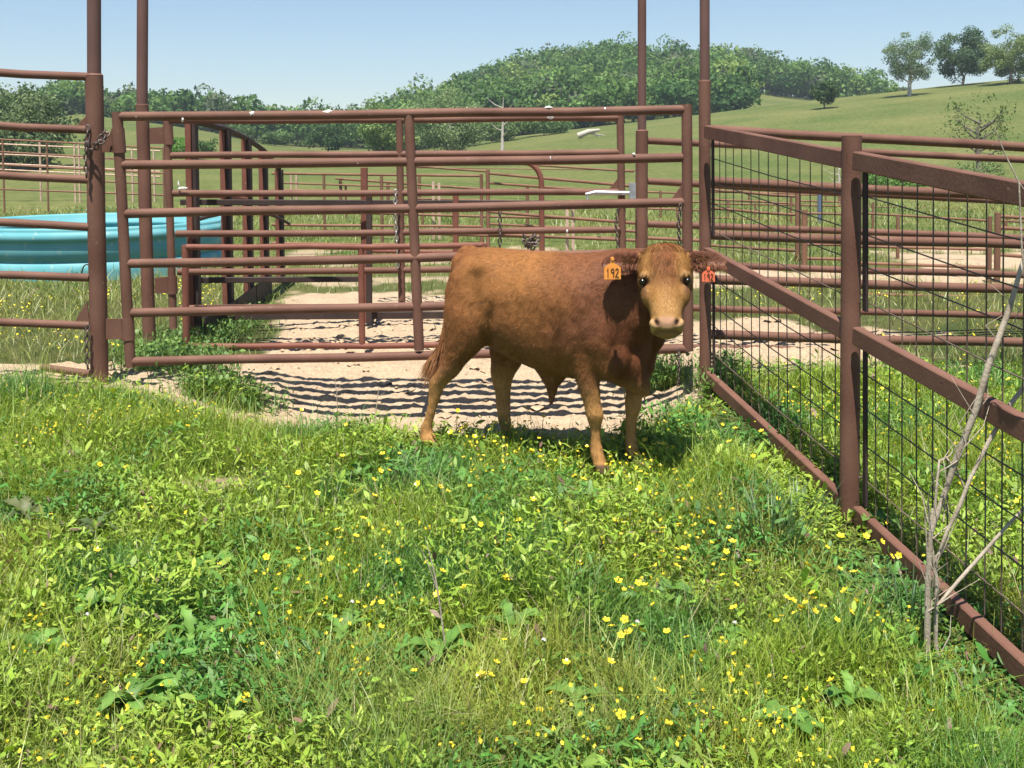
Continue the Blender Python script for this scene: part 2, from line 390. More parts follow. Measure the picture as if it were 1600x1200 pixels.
def veg():
    # ---- near sward
    X, Y = scatter(480000, 2.7, 7.4, .8)
    fine = fbm(X*1.1, Y*1.1, 3, 71)
    fine = fine+.35*np.exp(-(((X+.55)/.35)**2+((Y-3.35)/.4)**2))+.35*np.exp(-(((X-1.75)/.3)**2+((Y-3.5)/.5)**2))-.25*np.exp(-(((X+1.3)/.45)**2+((Y-3.5)/.6)**2))
    k = (rng.random(len(X)) > dirt(X, Y)*1.15) & (rng.random(len(X)) < .55+.9*np.clip(fine-.4, 0, .5)); X, Y, fine = X[k], Y[k], fine[k]
    Z = H(X, Y); n = len(X)
    patch = fbm(X*2.3, Y*2.3, 3, 90)[:, None]; pb = fbm(X*.9+7, Y*.9, 2, 95)[:, None]
    c = pal(n, (.19, .28, .028), (.31, .40, .055), .2)
    c2 = pal(n, (.085, .20, .03), (.15, .30, .06), .2); c = c*(1-smooth((patch-.5)/.14))+c2*smooth((patch-.5)/.14)
    yel = pal(n, (.37, .37, .07), (.46, .41, .11)); yk = smooth((pb-.54)/.12)*.4; c = c*(1-yk)+yel*yk
    dry = rng.random(n) < .035; c[dry] = pal(dry.sum(), (.34, .27, .14), (.48, .40, .24))
    h = rng.gamma(5, .0185, n)*(.6+.8*fine)*(.7+.75*fbm(X*2.7+1, Y*2.7, 2, 77)); h *= 1-.5*np.clip(dirt(X, Y), 0, 1)
    fd = seg_dist(X, Y, 1.18, 6.9, 1.80, 2.8); h *= .5+.5*np.clip(fd/.22, 0, 1)
    ed = np.interp(X, EDGE_X, EDGE_Y); h *= .8+.2*np.clip((ed-Y)/.3, 0, 1); h *= low_here(X, Y)
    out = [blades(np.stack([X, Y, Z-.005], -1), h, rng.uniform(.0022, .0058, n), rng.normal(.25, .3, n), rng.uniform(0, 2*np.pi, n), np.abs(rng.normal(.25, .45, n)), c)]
    tag(link('meadow_grass', mesh_np('meadow_grass', *out[0][:2], GRASSM, False, out[0][2])), 'uneven green meadow grass filling the foreground', 'grass', kind='stuff')
    # ---- small forb leaves (buttercup, clover)
    X, Y = scatter(260000, 2.7, 7.3, .8)
    forb = fbm(X*1.4+9, Y*1.4, 3, 120)
    forb = forb+.18*np.exp(-(((X+1.4)/.6)**2+((Y-3.6)/.8)**2))-.25*np.exp(-(((X+.55)/.35)**2+((Y-3.35)/.4)**2))-.25*np.exp(-(((X-1.75)/.3)**2+((Y-3.5)/.5)**2))
    k = (rng.random(len(X)) > dirt(X, Y)*1.3) & (rng.random(len(X)) < .28+1.6*np.clip(forb-.42, 0, .5)); X, Y, forb = X[k], Y[k], forb[k]
    n = len(X); Z = H(X, Y)+rng.uniform(.01, .15, n)*(.3+forb)*(.4+1.2*fbm(X*2.2, Y*2.2, 2, 78))*low_here(X, Y)
    patch = fbm(X*2+3, Y*2, 3, 130)[:, None]
    c = pal(n, (.18, .29, .028), (.32, .42, .065), .2); c2 = pal(n, (.06, .17, .03), (.12, .26, .055), .2); kk = smooth((patch-.48)/.16); c = c*(1-kk)+c2*kk
    pur = rng.random(n) < .025; c[pur] = pal(pur.sum(), (.16, .10, .075), (.22, .15, .10))
    big = rng.gamma(3, .0085, n)+.010
    lv = leaves(np.stack([X, Y, Z], -1), big, big*rng.uniform(.15, .42, n), rng.uniform(0, 2*np.pi, n), rng.normal(.35, .45, n), c, .25)
    tag(link('meadow_weed_leaves', mesh_np('meadow_weed_leaves', lv[0], lv[1], LEAFM, False, lv[2])), 'low clover and buttercup leaves mixed through the foreground grass', 'weeds', kind='stuff')
    # ---- grass of the pens beyond the gates
    X, Y = scatter(230000, 7.0, 30, 1.25, .62)
    k = rng.random(len(X)) > dirt(X, Y)*1.05; X, Y = X[k], Y[k]
    pn = fbm(X*.5, Y*.5, 3, 140); k = rng.random(len(X)) < .25+1.6*np.clip(pn-.35, 0, 1); X, Y, pn = X[k], Y[k], pn[k]
    n = len(X); c = pal(n, (.22, .27, .06), (.33, .35, .10)); c2 = pal(n, (.12, .20, .04), (.19, .27, .06)); kk = smooth((fbm(X*.8+5, Y*.8, 2, 141)-.45)/.15)[:, None]; c = c*(1-kk)+c2*kk
    dry = rng.random(n) < .12; c[dry] = pal(dry.sum(), (.34, .30, .14), (.45, .40, .22))
    h = rng.gamma(5, .022, n)*(.5+pn)
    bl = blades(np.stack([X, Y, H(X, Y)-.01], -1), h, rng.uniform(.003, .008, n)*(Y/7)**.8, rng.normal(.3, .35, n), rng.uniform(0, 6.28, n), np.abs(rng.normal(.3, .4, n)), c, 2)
    tag(link('pen_grass', mesh_np('pen_grass', bl[0], bl[1], GRASSM, False, bl[2])), 'yellowing grass growing in the pens behind the gates', 'grass', kind='stuff')
    # weeds along dirt edges and under gates (larger leaves)
    cent = [(-1.85, 6.9, .27, .15, 600), (-2.2, 7.5, .2, .25, 400), (-2.55, 8.0, .25, .4, 900), (-2.55, 9.4, .25, .9, 1200), (1.0, 7.45, .17, .18, 350), (1.35, 7.0, .16, .25, 500), (-2.9, 8.6, .3, .4, 500), (.35, 9.6, .8, .12, 250)]
    vs = []
    for cx, cy, sx, sy, nn in cent:
        X = rng.normal(cx, sx*.6, nn); Y = rng.normal(cy, sy*.6, nn); Z = H(X, Y)+rng.uniform(.0, .16, nn)
        L = rng.uniform(.018, .06, nn)
        vs.append(leaves(np.stack([X, Y, Z], -1), L, L*rng.uniform(.3, .6, nn), rng.uniform(0, 6.28, nn), rng.normal(.5, .4, nn), pal(nn, (.09, .18, .04), (.18, .28, .07)), .3))
        X = rng.normal(cx, sx*.6, nn); Y = rng.normal(cy, sy*.6, nn)
        vs.append(blades(np.stack([X, Y, H(X, Y)-.01], -1), rng.uniform(.08, .22, nn), rng.uniform(.004, .008, nn), rng.normal(.2, .3, nn), rng.uniform(0, 6.28, nn), np.abs(rng.normal(.3, .4, nn)), pal(nn, (.10, .2, .04), (.2, .3, .08))))
    o = join(vs)
    tag(link('gateway_weeds', mesh_np('gateway_weeds', o[0], o[1], LEAFM, False, o[2])), 'leafy weed clumps growing under and behind the gates', 'weeds', kind='stuff')
veg()

# ------------------------------------------------------------------ pipework
def pipe(name, a, b, r, mat, parent, n=14):
    a = Vector(a); b = Vector(b); L = (b-a).length; pts_ = [a, b]
    if L > 1.5 and r > .02 and L < 9:
        pts_ = [a]+[a.lerp(b, q)+Vector((0, rng.normal(0, .003), -.004+rng.normal(0, .0035))) for q in (.2, .4, .6, .8)]+[b]
    mb = MB(); mb.tube(pts_, r, n); return mb.build(name, mat, parent)
def bent(name, pts, r, mat, parent, n=14):
    mb = MB(); mb.tube(pts, r, n); return mb.build(name, mat, parent)
def arc(p0, p1, p2, k=7):
    return [p0*(1-t)**2+p1*2*t*(1-t)+p2*t*t for t in [i/(k-1) for i in range(k)]]
def plate(name, pts, th, mat, parent):
    """flat plate facing the camera, outline pts at one depth, thickness along y"""
    v = [p+Vector((0, -th/2, 0)) for p in pts]+[p+Vector((0, th/2, 0)) for p in pts]; k = len(pts)
    mb = MB(); mb.add(v, [tuple(range(k)), tuple(range(2*k-1, k-1, -1))]+[(i, i+k, (i+1) % k+k, (i+1) % k) for i in range(k)])
    return mb.build(name, mat, parent)
def drop(px, py, Y, w_, h_, parent, r=.03):
    """dried bird dropping on the face of a rail"""
    c = U(px, py, Y); k = 9; base = len([0]); mb = MB()
    vs = [c+Vector((0, -r-.004, 0))]
    for i in range(k):
        a = i*6.283/k; q = rng.uniform(.6, 1.15)
        vs.append(c+Vector((math.cos(a)*w_*q, -r+.006, math.sin(a)*h_*q)))
    mb.add(vs, [(0, (i+1) % k+1, i+1) for i in range(k)]); mb.build('bird_dropping', WHITE, parent)

# masts and posts
def mast(px0, y_base, px1, Y, r_low, r_up, py_join, label, cap=True):
    base = U(px0, y_base, Y); g = H(base.x, base.y); base.z = float(g)-.25
    b0 = U(px0, y_base, Y); top0 = U(px1, py_join, Y)
    dirv = (U(px1, 0, Y)-top0)
    e = empty('gate_post', (b0.x, Y, float(g)), label, 'post', 'tall pipe posts of the gateway')
    lo = Vector((b0.x, Y, float(g)-.3))
    j = top0
    t3 = (U(px1, -260, Y))
    pipe('post_pipe', lo, j, r_low, PIPE, e, 20)
    mb = MB(); mb.tube([j+Vector((0, 0, -.01)), Vector((t3.x, Y, 3.6))], r_up, 20); mb.build('upper_pipe', PIPE_T, e)
    mb = MB(); mb.tube([j+Vector((0, 0, .0)), j+Vector((0, 0, .012))], [r_low*1.02, r_up*1.1], 20); mb.build('weld_bead', PIPE, e)
    return e
P1 = mast(155, 600, 147, 7.0, .056, .043, 118, 'thick rust brown pipe post holding the front gate, left edge of the gateway')
P2 = mast(234, 535, 222, 8.6, .05, .043, 165, 'tall brown pipe post just behind the front gate on its left, carrying the rear gate')
P3 = mast(1001, 540, 1003, 8.6, .049, .034, 205, 'tall brown pipe post rising behind the calf and its head')
P4 = mast(1103, 605, 1101, 6.98, .038, .032, 128, 'tall brown pipe post at the corner where the mesh fence begins')
# ear on the big left post
mb = MB(); mb.tube([U(159.5, 116, 7.0), U(166, 590, 7.0)], .012, 8); 

# front gate
def gate(name, label, Y, rails, lend, rend, mid, r, re, mat, mids=True, group='pipe gates across the gateway'):
    b = U((lend[0][0]+rend[0][0])/2, lend[1][1], Y)
    e = empty(name, (b.x, Y, b.z), label, 'gate', group)
    pipe('end_pipe', U(*lend[0], Y), U(*lend[1], Y), re, mat, e)
    if rend: pipe('end_pipe', U(*rend[0], Y), U(*rend[1], Y), re, mat, e)
    for (x0, y0, x1, y1) in rails: pipe('rail', U(x0, y0, Y), U(x1, y1, Y), r, mat, e, 16)
    for (x0, y0, x1, y1) in mid: pipe('centre_pipe', U(x0, y0, Y), U(x1, y1, Y), re*.95, mat, e)
    return e
G1 = gate('front_gate', 'long brown six rail pipe gate hung across the gateway nearest the calf', 6.94,
          [(186, 182, 1074, 171), (192, 258, 1074, 246), (196, 334, 1074, 316), (198, 412, 1074, 393), (202, 489, 1074, 469), (204, 565, 1074, 545)],
          ((183, 175), (204, 573)), ((1073, 163), (1075, 548)), [(639, 178, 655, 547)], .0295, .034, PIPE)
def sleeve(e, px0, py0, px1, py1, Y, r, mat=PIPE): pipe('hinge_sleeve', U(px0, py0, Y), U(px1, py1, Y), r, mat, e)
sleeve(G1, 184, 201, 187, 239, 6.94, .041); sleeve(G1, 199, 497, 201, 531, 6.94, .041)
plate('hinge_plate', [U(160, 207, 6.97), U(184, 204, 6.97), U(186, 238, 6.97), U(160, 238, 6.97)], .012, PIPE, G1)
plate('hinge_plate', [U(166, 498, 6.97), U(197, 498, 6.97), U(200, 530, 6.97), U(166, 530, 6.97)], .012, PIPE, G1)
plate('gusset', [U(1072, 280, 6.94), U(1072, 312, 6.94), U(1048, 312, 6.94)], .01, PIPE, G1)
for a in [(395, 178, .02, .022), (513, 176, .04, .02), (549, 178, .006, .014), (287, 187, .008, .02), (945, 171, .009, .02), (990, 241, .012, .01), (857, 168, .03, .01), (560, 255, .007, .007), (860, 248, .004, .02), (215, 183, .005, .012)]:
    drop(a[0], a[1], 6.94, a[2], a[3], G1, .0295)
# rear gate
G2 = gate('rear_gate', 'second brown pipe gate close behind the front one, with a galvanised slide latch', 8.55,
          [(262, 188, 968, 184), (264, 243, 968, 238), (270, 302, 968, 300), (275, 365, 968, 359), (278, 425, 968, 418), (282, 482, 968, 474)],
          ((261, 184), (271, 513)), ((969, 180), (974, 480)), [(624, 186, 628, 476)], .0265, .03, PIPE)
sleeve(G2, 262, 195, 264, 226, 8.55, .038); sleeve(G2, 269, 432, 270, 459, 8.55, .038)
plate('hinge_plate', [U(234, 200, 8.58), U(262, 198, 8.58), U(263, 225, 8.58), U(234, 225, 8.58)], .012, PIPE, G2)
plate('hinge_plate', [U(242, 434, 8.58), U(268, 432, 8.58), U(270, 458, 8.58), U(242, 458, 8.58)], .012, PIPE, G2)
plate('gusset', [U(966, 278, 8.55), U(966, 302, 8.55), U(946, 302, 8.55)], .01, PIPE, G2)
lt = MB(); lt.tube([U(915, 304, 8.5), U(930, 301, 8.5), U(985, 302, 8.5)], [.014, .02, .018], 10); lt = lt.build('slide_latch', GALV, G2)
mb = MB(); mb.tube([U(918, 303, 8.5), U(918, 313, 8.49)], .008, 8); h = mb.build('latch_handle', GALV, lt)
mb = MB(); c = (U(988, 299, 8.5)); mb.box(c, (.05, .05, .13)); mb.build('latch_keeper', GALV, G2)
for a in [(860, 183, .03, .018), (286, 294, .05, .012), (280, 288, .008, .03), (886, 361, .01, .02), (1010, 241, .01, .01)][:4]:
    drop(a[0], a[1], 8.53, a[2], a[3], G2, .0265)
# low reddish panel
G3 = gate('low_panel', 'low reddish pipe panel standing behind the left half of the gates', 8.35,
          [(291, 386, 760, 383), (294, 541, 760, 537)], ((289, 383), (291, 546)), ((756, 380), (757, 541)), [(564, 384, 566, 539)], .0235, .026, PIPE2, group='panels inside the pens')
pl = empty('bar_fence', U(640, 540, 9.6), 'dark shaded flat bar panel seen between the rails of both gates', 'fence panel', 'panels inside the pens')
for x0, y0, x1, y1, hh in [(282, 316, 1000, 318, .05), (292, 438, 560, 436, .05), (292, 494, 712, 492, .065)]:
    mb = MB(); mb.beam(U(x0, y0, 9.4), U(x1, y1, 9.9), .04, hh); mb.build('rail', DARK, pl)  # shade on the bars put into their dark colour
for x in (577, 712):
    mb = MB(); mb.beam(U(x, 300, 9.6), U(x, 505, 9.6), .05, .05, (0, 1, 0)); mb.build('upright', DARK if x == 577 else PIPE2, pl)
mb = MB(); mb.beam(U(569, 262, 9.7), U(570, 505, 9.7), .06, .05, (0, 1, 0)); mb.build('upright', PIPE2, pl)

# left panel
LP = empty('side_panel', U(60, 590, 6.98), 'brown pipe fence panel left of the thick gate post', 'fence panel', 'fence panels beside the gateway')
for i, (y0, y1) in enumerate([(107+6, 120), (195, 203), (272, 281), (347, 355), (428, 434), (503, 509)]):
    d_ = (y1-y0)/137.0
    pipe('rail', U(-380, y0-d_*380, 6.98), U(140, y1, 6.98), .0265, PIPE, LP, 16)
pipe('rail', U(64, 574, 6.98), U(140, 584, 6.98), .024, PIPE, LP, 16)
pipe('upright', U(-380, 90, 6.98), U(-372, 620, 6.98), .035, PIPE, LP)
plate('gusset', [U(136, 180, 6.98), U(136, 200, 6.98), U(122, 194, 6.98)], .01, PIPE, LP)
plate('gusset', [U(136, 470, 6.98), U(140, 502, 6.98), U(118, 501, 6.98)], .01, PIPE, LP)

# right rail fences
def railfence(label, Yl, Yr, rails, r, mat, posts=(), extra=1.12, x0s=None, group='fence panels beside the gateway'):
    e = empty('pipe_fence', (U(1350, 600, Yl).x, Yl, 0), label, 'fence', group)
    for (x0, y0, x1, y1) in rails:
        q = x1+(x1-x0)*(extra-1); yq = y1+(y1-y0)*(extra-1)
        pipe('rail', U(x0, y0, Yl), U(q, yq, Yr), r, mat, e, 16)
    for (px, t_, Yp) in posts:
        a = U(px, t_, Yp); pipe('upright', Vector((a.x, Yp, float(H(a.x, Yp))-.1)), a, r*1.35, mat, e)
    return e
railfence('brown six rail pipe fence running right from the corner post behind the mesh', 7.08, 7.3,
          [(1106, 202, 1600, 229), (1106, 283, 1600, 304), (1106, 367, 1600, 381), (1106, 437, 1600, 450), (1106, 522, 1600, 535), (1106, 594, 1600, 603)], .031, PIPE, [(1750, 232, 7.35)], 1.4)
railfence('second brown pipe fence further back running right from the post behind the calf', 8.62, 8.9,
          [(1012, 220, 1600, 249), (1012, 283, 1600, 314), (1012, 350, 1600, 371), (1012, 410, 1600, 429), (1012, 479, 1600, 493), (1012, 542, 1600, 549)], .0275, PIPE, [(1780, 258, 8.95)], 1.4)

# alley with sloping top and shade sheets at its foot
AL = empty('loading_chute', U(370, 500, 10.5), 'dark sided loading alley with sloping top rail seen through the gates at left', 'cattle chute')
alp = [(299, 188, 8.95), (352, 201, 10.0), (385, 216, 11.0), (411, 234, 12.0), (436, 264, 13.0)]
pts = []
for i, (px, py, Y) in enumerate(alp):
    a = U(px, py, Y); g = float(H(a.x, Y)); pts.append(a)
    mb = MB(); mb.beam(Vector((a.x-.02, Y, g-.1)), a-Vector((.02, 0, 0)), .05, .09, (0, 1, 0)); p_ = mb.build('upright', PIPE2, AL)
    mb = MB(); mb.beam(Vector((a.x+.028, Y, g-.1)), a+Vector((.028, 0, -.01)), .03, .095, (0, 1, 0)); mb.build('shaded_flange', DARK, p_)  # shaded right half of the post put into a dark colour
for off, rr in ((0, .028), (-.62, .02), (-.95, .02)):
    bent('chute_rail', [p+Vector((0, .0, off*(1 if i < 4 else .8))) for i, p in enumerate(pts)], rr, DARK if off == 0 else PIPE2, AL, 10)
for i in range(3):  # dark sheets added in place of the shaded growth along the foot
    a, b_ = pts[i], pts[i+1]
    ga = float(H(a.x, a.y)); gb = float(H(b_.x, b_.y))
    x0 = a.x+.07; x1 = b_.x+.07
    mb = MB(); hh = .22
    mb.add([(x0, a.y, ga-.05), (x1, b_.y-.03, gb-.05), (x1, b_.y-.03, gb+hh), (x0, a.y, ga+hh), (x0+.012, a.y, ga-.05), (x1+.012, b_.y-.03, gb-.05), (x1+.012, b_.y-.03, gb+hh), (x0+.012, a.y, ga+hh)],
           [(0, 1, 2, 3), (7, 6, 5, 4), (0, 4, 5, 1), (3, 2, 6, 7), (1, 5, 6, 2), (0, 3, 7, 4)]); mb.build('shade_board', DARK, AL)
bent('arched_rail', arc(U(296, 347, 9.0), U(400, 312, 11), U(452, 350, 13), 9), .018, DARK, AL, 8)

# bow cornered gate in the middle
BG = empty('bow_gate', U(760, 400, 11), 'thin pipe gate with a rounded top corner holding a bundle of chain', 'gate', 'panels inside the pens')
top = [U(575, 254, 11.2), U(800, 252, 11.0)]+arc(U(812, 252, 11.0), U(843, 254, 11), U(846, 284, 11), 7)+[U(847, 402, 11.0)]
bent('frame', top, .029, PIPE2, BG)
for y in (318, 392): pipe('rail', U(575, y, 11.2), U(846, y+1, 11), .022, PIPE2, BG)

# far pens: posts and thin rails
def farpen(label, segs, posts, r=.03, mat=FAR, pr=.026, tanp=()):
    xs = [s[0] for s in segs]; e = empty('far_pen', U(segs[0][0], segs[0][1]+60, segs[0][2]), label, 'fence', 'distant pipe pens')
    for (x0, y0, Y0, x1, y1, Y1) in segs: pipe('rail', U(x0, y0, Y0), U(x1, y1, Y1), r, mat, e, 8)
    for (px, py, Y) in posts:
        a = U(px, py, Y); pipe('upright', Vector((a.x, Y, float(H(a.x, Y))-.1)), a, pr, mat, e, 8)
    for (px, py, Y) in tanp:
        a = U(px, py, Y); mb = MB(); mb.box((a.x, Y, (a.z+float(H(a.x, Y)))/2), (.045, .045, a.z-float(H(a.x, Y))+.05)); mb.build('pale_post', TAN, e)
    return e
farpen('thin rusty rail pen beyond the water tank at far left', [(-60, 214, 27, 262, 232, 27), (-60, 234, 27, 262, 252, 27), (-60, 254, 27, 262, 271, 27), (-60, 273, 27, 262, 288, 27), (-60, 293, 27, 262, 305, 27)], [(4, 219, 27), (73, 222, 27), (185, 226, 27), (255, 230, 27)], .022)
farpen('pale tan rail pen behind the rusty one at far left', [(-60, 222, 34, 250, 236, 34), (-60, 238, 34, 250, 252, 34), (-60, 252, 34, 250, 268, 34), (-60, 262, 34, 250, 276, 34)], [(62, 222, 34), (-10, 220, 34)], .024, TAN, .035, [(116, 226, 33), (123, 227, 33), (180, 232, 33), (206, 234, 33), (240, 236, 33)])
farpen('thin pipe pen crossing the middle distance behind the gates', [(425, 271, 20, 752, 275, 18), (425, 297, 20, 752, 300, 18), (425, 351, 16.5, 752, 354, 16.5), (425, 380, 16.5, 752, 383, 16.5)], [(752, 272, 17), (596, 275, 18), (506, 272, 20)], .021)
farpen('long thin rail pen running right from the twin posts in the middle distance', [(763, 271, 17, 1000, 292, 14), (763, 286, 17, 1000, 303, 15), (763, 331, 15, 1010, 350, 12.5), (763, 350, 17, 1000, 362, 15), (763, 366, 15, 1000, 376, 14)], [(762, 265, 16.5), (824, 292, 20)], .02, FAR, .03, [(886, 328, 16), (895, 330, 16), (677, 286, 19), (686, 288, 19)])
farpen('slant railed pen far off behind the middle of the gates', [(520, 238, 40, 990, 268, 30), (525, 279, 30, 760, 296, 26), (545, 252, 36, 760, 268, 30)], [(532, 278, 30), (606, 284, 30), (655, 276, 30)], .03, FAR, .045, [(455, 273, 26), (463, 273, 26)])
farpen('rusty pen seen through the mesh left of the near post', [(1106, 296, 19, 1246, 307, 17), (1106, 325, 19, 1246, 336, 17), (1106, 311, 24, 1240, 318, 24), (1106, 383, 17, 1246, 392, 15), (1106, 345, 24, 1240, 350, 24)], [(1138, 312, 24), (1180, 318, 24), (1216, 320, 24), (1236, 308, 22)], .023)
farpen('pen corner with twin posts seen through the mesh', [(1252, 333, 20, 1330, 335, 20), (1250, 304, 28, 1330, 306, 28), (1250, 314, 28, 1330, 316, 28), (1252, 382, 16, 1335, 383, 16), (1252, 404, 14, 1335, 405, 14), (1250, 345, 28, 1330, 347, 28)], [(1247, 299, 15), (1257, 328, 14), (1312, 306, 28)], .021, FAR, .04)
farpen('rusty rail pen seen through the mesh right of the near post', [(1345, 333, 20, 1545, 345, 18), (1345, 345, 24, 1545, 356, 24), (1345, 385, 15, 1545, 390, 15), (1345, 393, 19, 1600, 408, 17), (1345, 411, 13.5, 1545, 418, 13), (1345, 460, 11.5, 1545, 465, 11.5)], [(1403, 338, 15), (1364, 316, 20), (1547, 338, 12.5)], .02)
farpen('pen with stout post at the right edge beyond the mesh', [(1562, 338, 13, 1720, 348, 13), (1562, 356, 13, 1720, 366, 13), (1562, 398, 13, 1720, 410, 13), (1562, 345, 20, 1720, 352, 20)], [(1559, 332, 12.6), (1571, 345, 20)], .022, FAR, .038)
farpen('farthest thin rails strung across the pasture edge at right', [(1380, 318, 40, 1640, 310, 44), (1420, 325, 38, 1680, 320, 40), (1380, 330, 36, 1680, 336, 36), (1352, 314, 40, 1470, 320, 36)], [(1437, 320, 38), (1504, 318, 38), (1580, 312, 40), (1378, 312, 40)], .03, FAR, .07)
farpen('tightly stacked thin rails between the end of the gates and the corner post', [(1012, 300, 24, 1100, 303, 24), (1012, 313, 24, 1100, 316, 24), (1012, 326, 24, 1100, 329, 24), (1012, 372, 14, 1100, 376, 14), (1012, 390, 13, 1100, 394, 13)], [(1032, 298, 24), (1058, 300, 24)], .022)
farpen('low rails crossing behind the chute and the rear gate', [(440, 286, 26, 640, 292, 24), (440, 316, 22, 900, 326, 20), (440, 330, 20, 900, 341, 18), (640, 364, 15, 960, 372, 15), (640, 310, 24, 960, 318, 22)], [(540, 288, 25), (660, 310, 22), (708, 318, 22)], .021)
farpen('long pale railed lane crossing the whole pasture edge in the distance', [(640, 262, 48, 1000, 266, 48), (1106, 300, 30, 1600, 309, 30), (1106, 318, 27, 1600, 328, 27), (1106, 340, 23, 1600, 352, 23)], [(1170, 298, 30), (1290, 300, 30), (1475, 304, 30), (1540, 306, 30)], .022)
bp_ = empty('blue_post', U(1281, 325, 22), 'small blue grey plastic post standing in the far pen', 'post')
mb = MB(); a = U(1281, 293, 22); mb.tube([Vector((a.x, 22, float(H(a.x, 22)))), a], .045, 10); mb.build('post_body', noisemat('blue_grey', (.10, .13, .2), (.13, .16, .23), 5, .6, 0), bp_)
mb = MB(); mb.tube([a, a+Vector((0, 0, .04))], [.055, .05], 10); mb.build('cap', DARK, bp_)

# mesh fence on the right
MF = empty('mesh_fence', (1.53, 4.86, -.25), 'square tube fence filled with dark wire mesh running toward the camera at right', 'fence')
Yp = [6.9, 4.86, 2.82]
tops = [U(1104, 206, Yp[0]), U(1336, 251, Yp[1])]; mids = [U(1104, 396, Yp[0]), U(1336, 523, Yp[1])]; bots = [U(1106, 588, Yp[0]), U(1336, 801, Yp[1])]
def ext(l): l.append(l[1]+(l[1]-l[0])); return l
tops, mids, bots = ext(tops), ext(mids), ext(bots)
LOFF = Vector((-.045, -.02, 0))
for l in (tops, mids, bots):
    for i in range(2):
        a, b_ = l[i]+Vector((.0, -.03, 0)), l[i+1]+Vector((-.01, .02, 0))
        mb = MB(); mb.beam(a, b_, .045, .082); mb.build('rail', PIPE, MF)
for i in (1, 2):
    c = tops[i]+Vector((0, .03, 0)); g = float(H(c.x, c.y))
    mb = MB(); mb.tube([Vector((c.x, c.y+.02, g-.3)), Vector((c.x, c.y+.02, tops[i].z+.112))], .0445, 22); mb.build('post', PIPE, MF)
mb = MB()
def lerp(a, b_, t_): return a*(1-t_)+b_*t_
for i in range(2):
    T0, T1, B0, B1 = tops[i], tops[i+1], bots[i], bots[i+1]
    off = Vector((.028, 0, 0))
    nv = 15 if i == 0 else 17
    for k in range(1, nv):
        s = k/nv+rng.normal(0, .004)
        a = lerp(T0, T1, s)+off; b_ = lerp(B0, B1, s)+off
        w1 = lerp(a, b_, .5)+Vector((0, rng.normal(0, .012), 0))
        mb = MB(); mb.tube([a, w1, b_], .0029, 6); mb.build('wire', WIRE, MF)
    for k in range(1, 10):
        s = k/10+rng.normal(0, .006)
        a = lerp(T0, B0, s)+off*.9; b_ = lerp(T1, B1, s)+off*.9
        w1 = lerp(a, b_, .5)+Vector((0, 0, rng.normal(-.006, .006)))
        mb = MB(); mb.tube([a, w1, b_], .0031, 6); mb.build('wire', WIRE, MF)
    # dark strips standing in for the shadow of each rail on the post
    a = T0+Vector((.03, -.05, -.05)); b_ = lerp(T0, B0, .42)+Vector((.03, -.05, 0))
    mb = MB(); mb.beam(a, b_, .012, .05, (0, 1, 0)); mb.build('shade_strip', DARK, MF)
    a = lerp(T0, B0, .52)+Vector((.03, -.05, 0)); b_ = lerp(T0, B0, .97)+Vector((.03, -.05, 0))
    mb = MB(); mb.beam(a, b_, .012, .04, (0, 1, 0)); mb.build('shade_strip', DARK, MF)

# chains
def chain(name, label, pts, mat, R_=.018, r=.0045):
    pts = [Vector(p) for p in pts]; L = [0]
    for i in range(1, len(pts)): L.append(L[-1]+(pts[i]-pts[i-1]).length)
    step = R_*1.75; n = max(2, int(L[-1]/step)); mb = MB()
    for k in range(n+1):
        s = L[-1]*k/n
        i = max(j for j in range(len(pts)) if L[j] <= s+1e-9); i = min(i, len(pts)-2)
        q = (s-L[i])/max(1e-6, L[i+1]-L[i]); p = pts[i].lerp(pts[i+1], q); d = (pts[i+1]-pts[i]).normalized()
        a = Vector((1, .3, 0)) if abs(d.x) < .8 else Vector((0, .3, 1)); x = (a-d*a.dot(d)).normalized(); y = d.cross(x)
        if k % 2: x = y
        m_ = 9; ring = [p+d*math.cos(j*6.283/m_)*R_+x*math.sin(j*6.283/m_)*R_*.62 for j in range(m_)]; ring += [ring[0], ring[1]]
        mb.tube(ring, r, 5, False)
    return tag(mb.build(name, mat), label, 'chain', 'chains on the gates')
chain('gate_chain', 'rusty chain looped around the thick post and front gate hinge', [U(137, 200, 6.93), U(136, 235, 6.9), U(150, 232, 6.9), U(155, 218, 6.89), U(163, 206, 6.9), U(168, 210, 6.92), U(160, 222, 6.88), U(150, 224, 6.88)], CHAINM, .02, .0055)
chain('gate_chain', 'rusty chain hanging straight down the left side of the thick post', [U(136, 226, 6.9), U(134, 250, 6.9), U(135, 273, 6.9)], CHAINM, .02, .006)
chain('gate_chain', 'rusty chain hanging low near the ground at the left gate post', [U(137, 512, 6.92), U(135, 540, 6.9), U(137, 572, 6.9)], CHAINM, .02, .006)
chain('gate_chain', 'pale chain hanging from the rear gate beside its centre pipe', [U(618, 300, 8.45), U(617, 330, 8.44), U(620, 385, 8.45), U(621, 415, 8.45)], CHAINP, .02, .006)
chain('gate_chain', 'dark chain hanging at mid gate above the back of the calf', [U(781, 328, 8.45), U(781, 385, 8.45), U(782, 400, 8.45)], CHAINM, .022, .006)
chain('gate_chain', 'chain bundled around the rounded gate corner above the calf', [U(818, 362, 10.9), U(822, 384, 10.88), U(838, 362, 10.88), U(826, 386, 10.88), U(842, 372, 10.88), U(832, 388, 10.86), U(820, 378, 10.86), U(836, 382, 10.85)], CHAINM, .03, .01)
chain('gate_chain', 'thin chain hanging beside the end pipe of the rear gate', [U(966, 322, 8.45), U(962, 350, 8.45), U(966, 392, 8.45)], CHAINM, .018, .005)
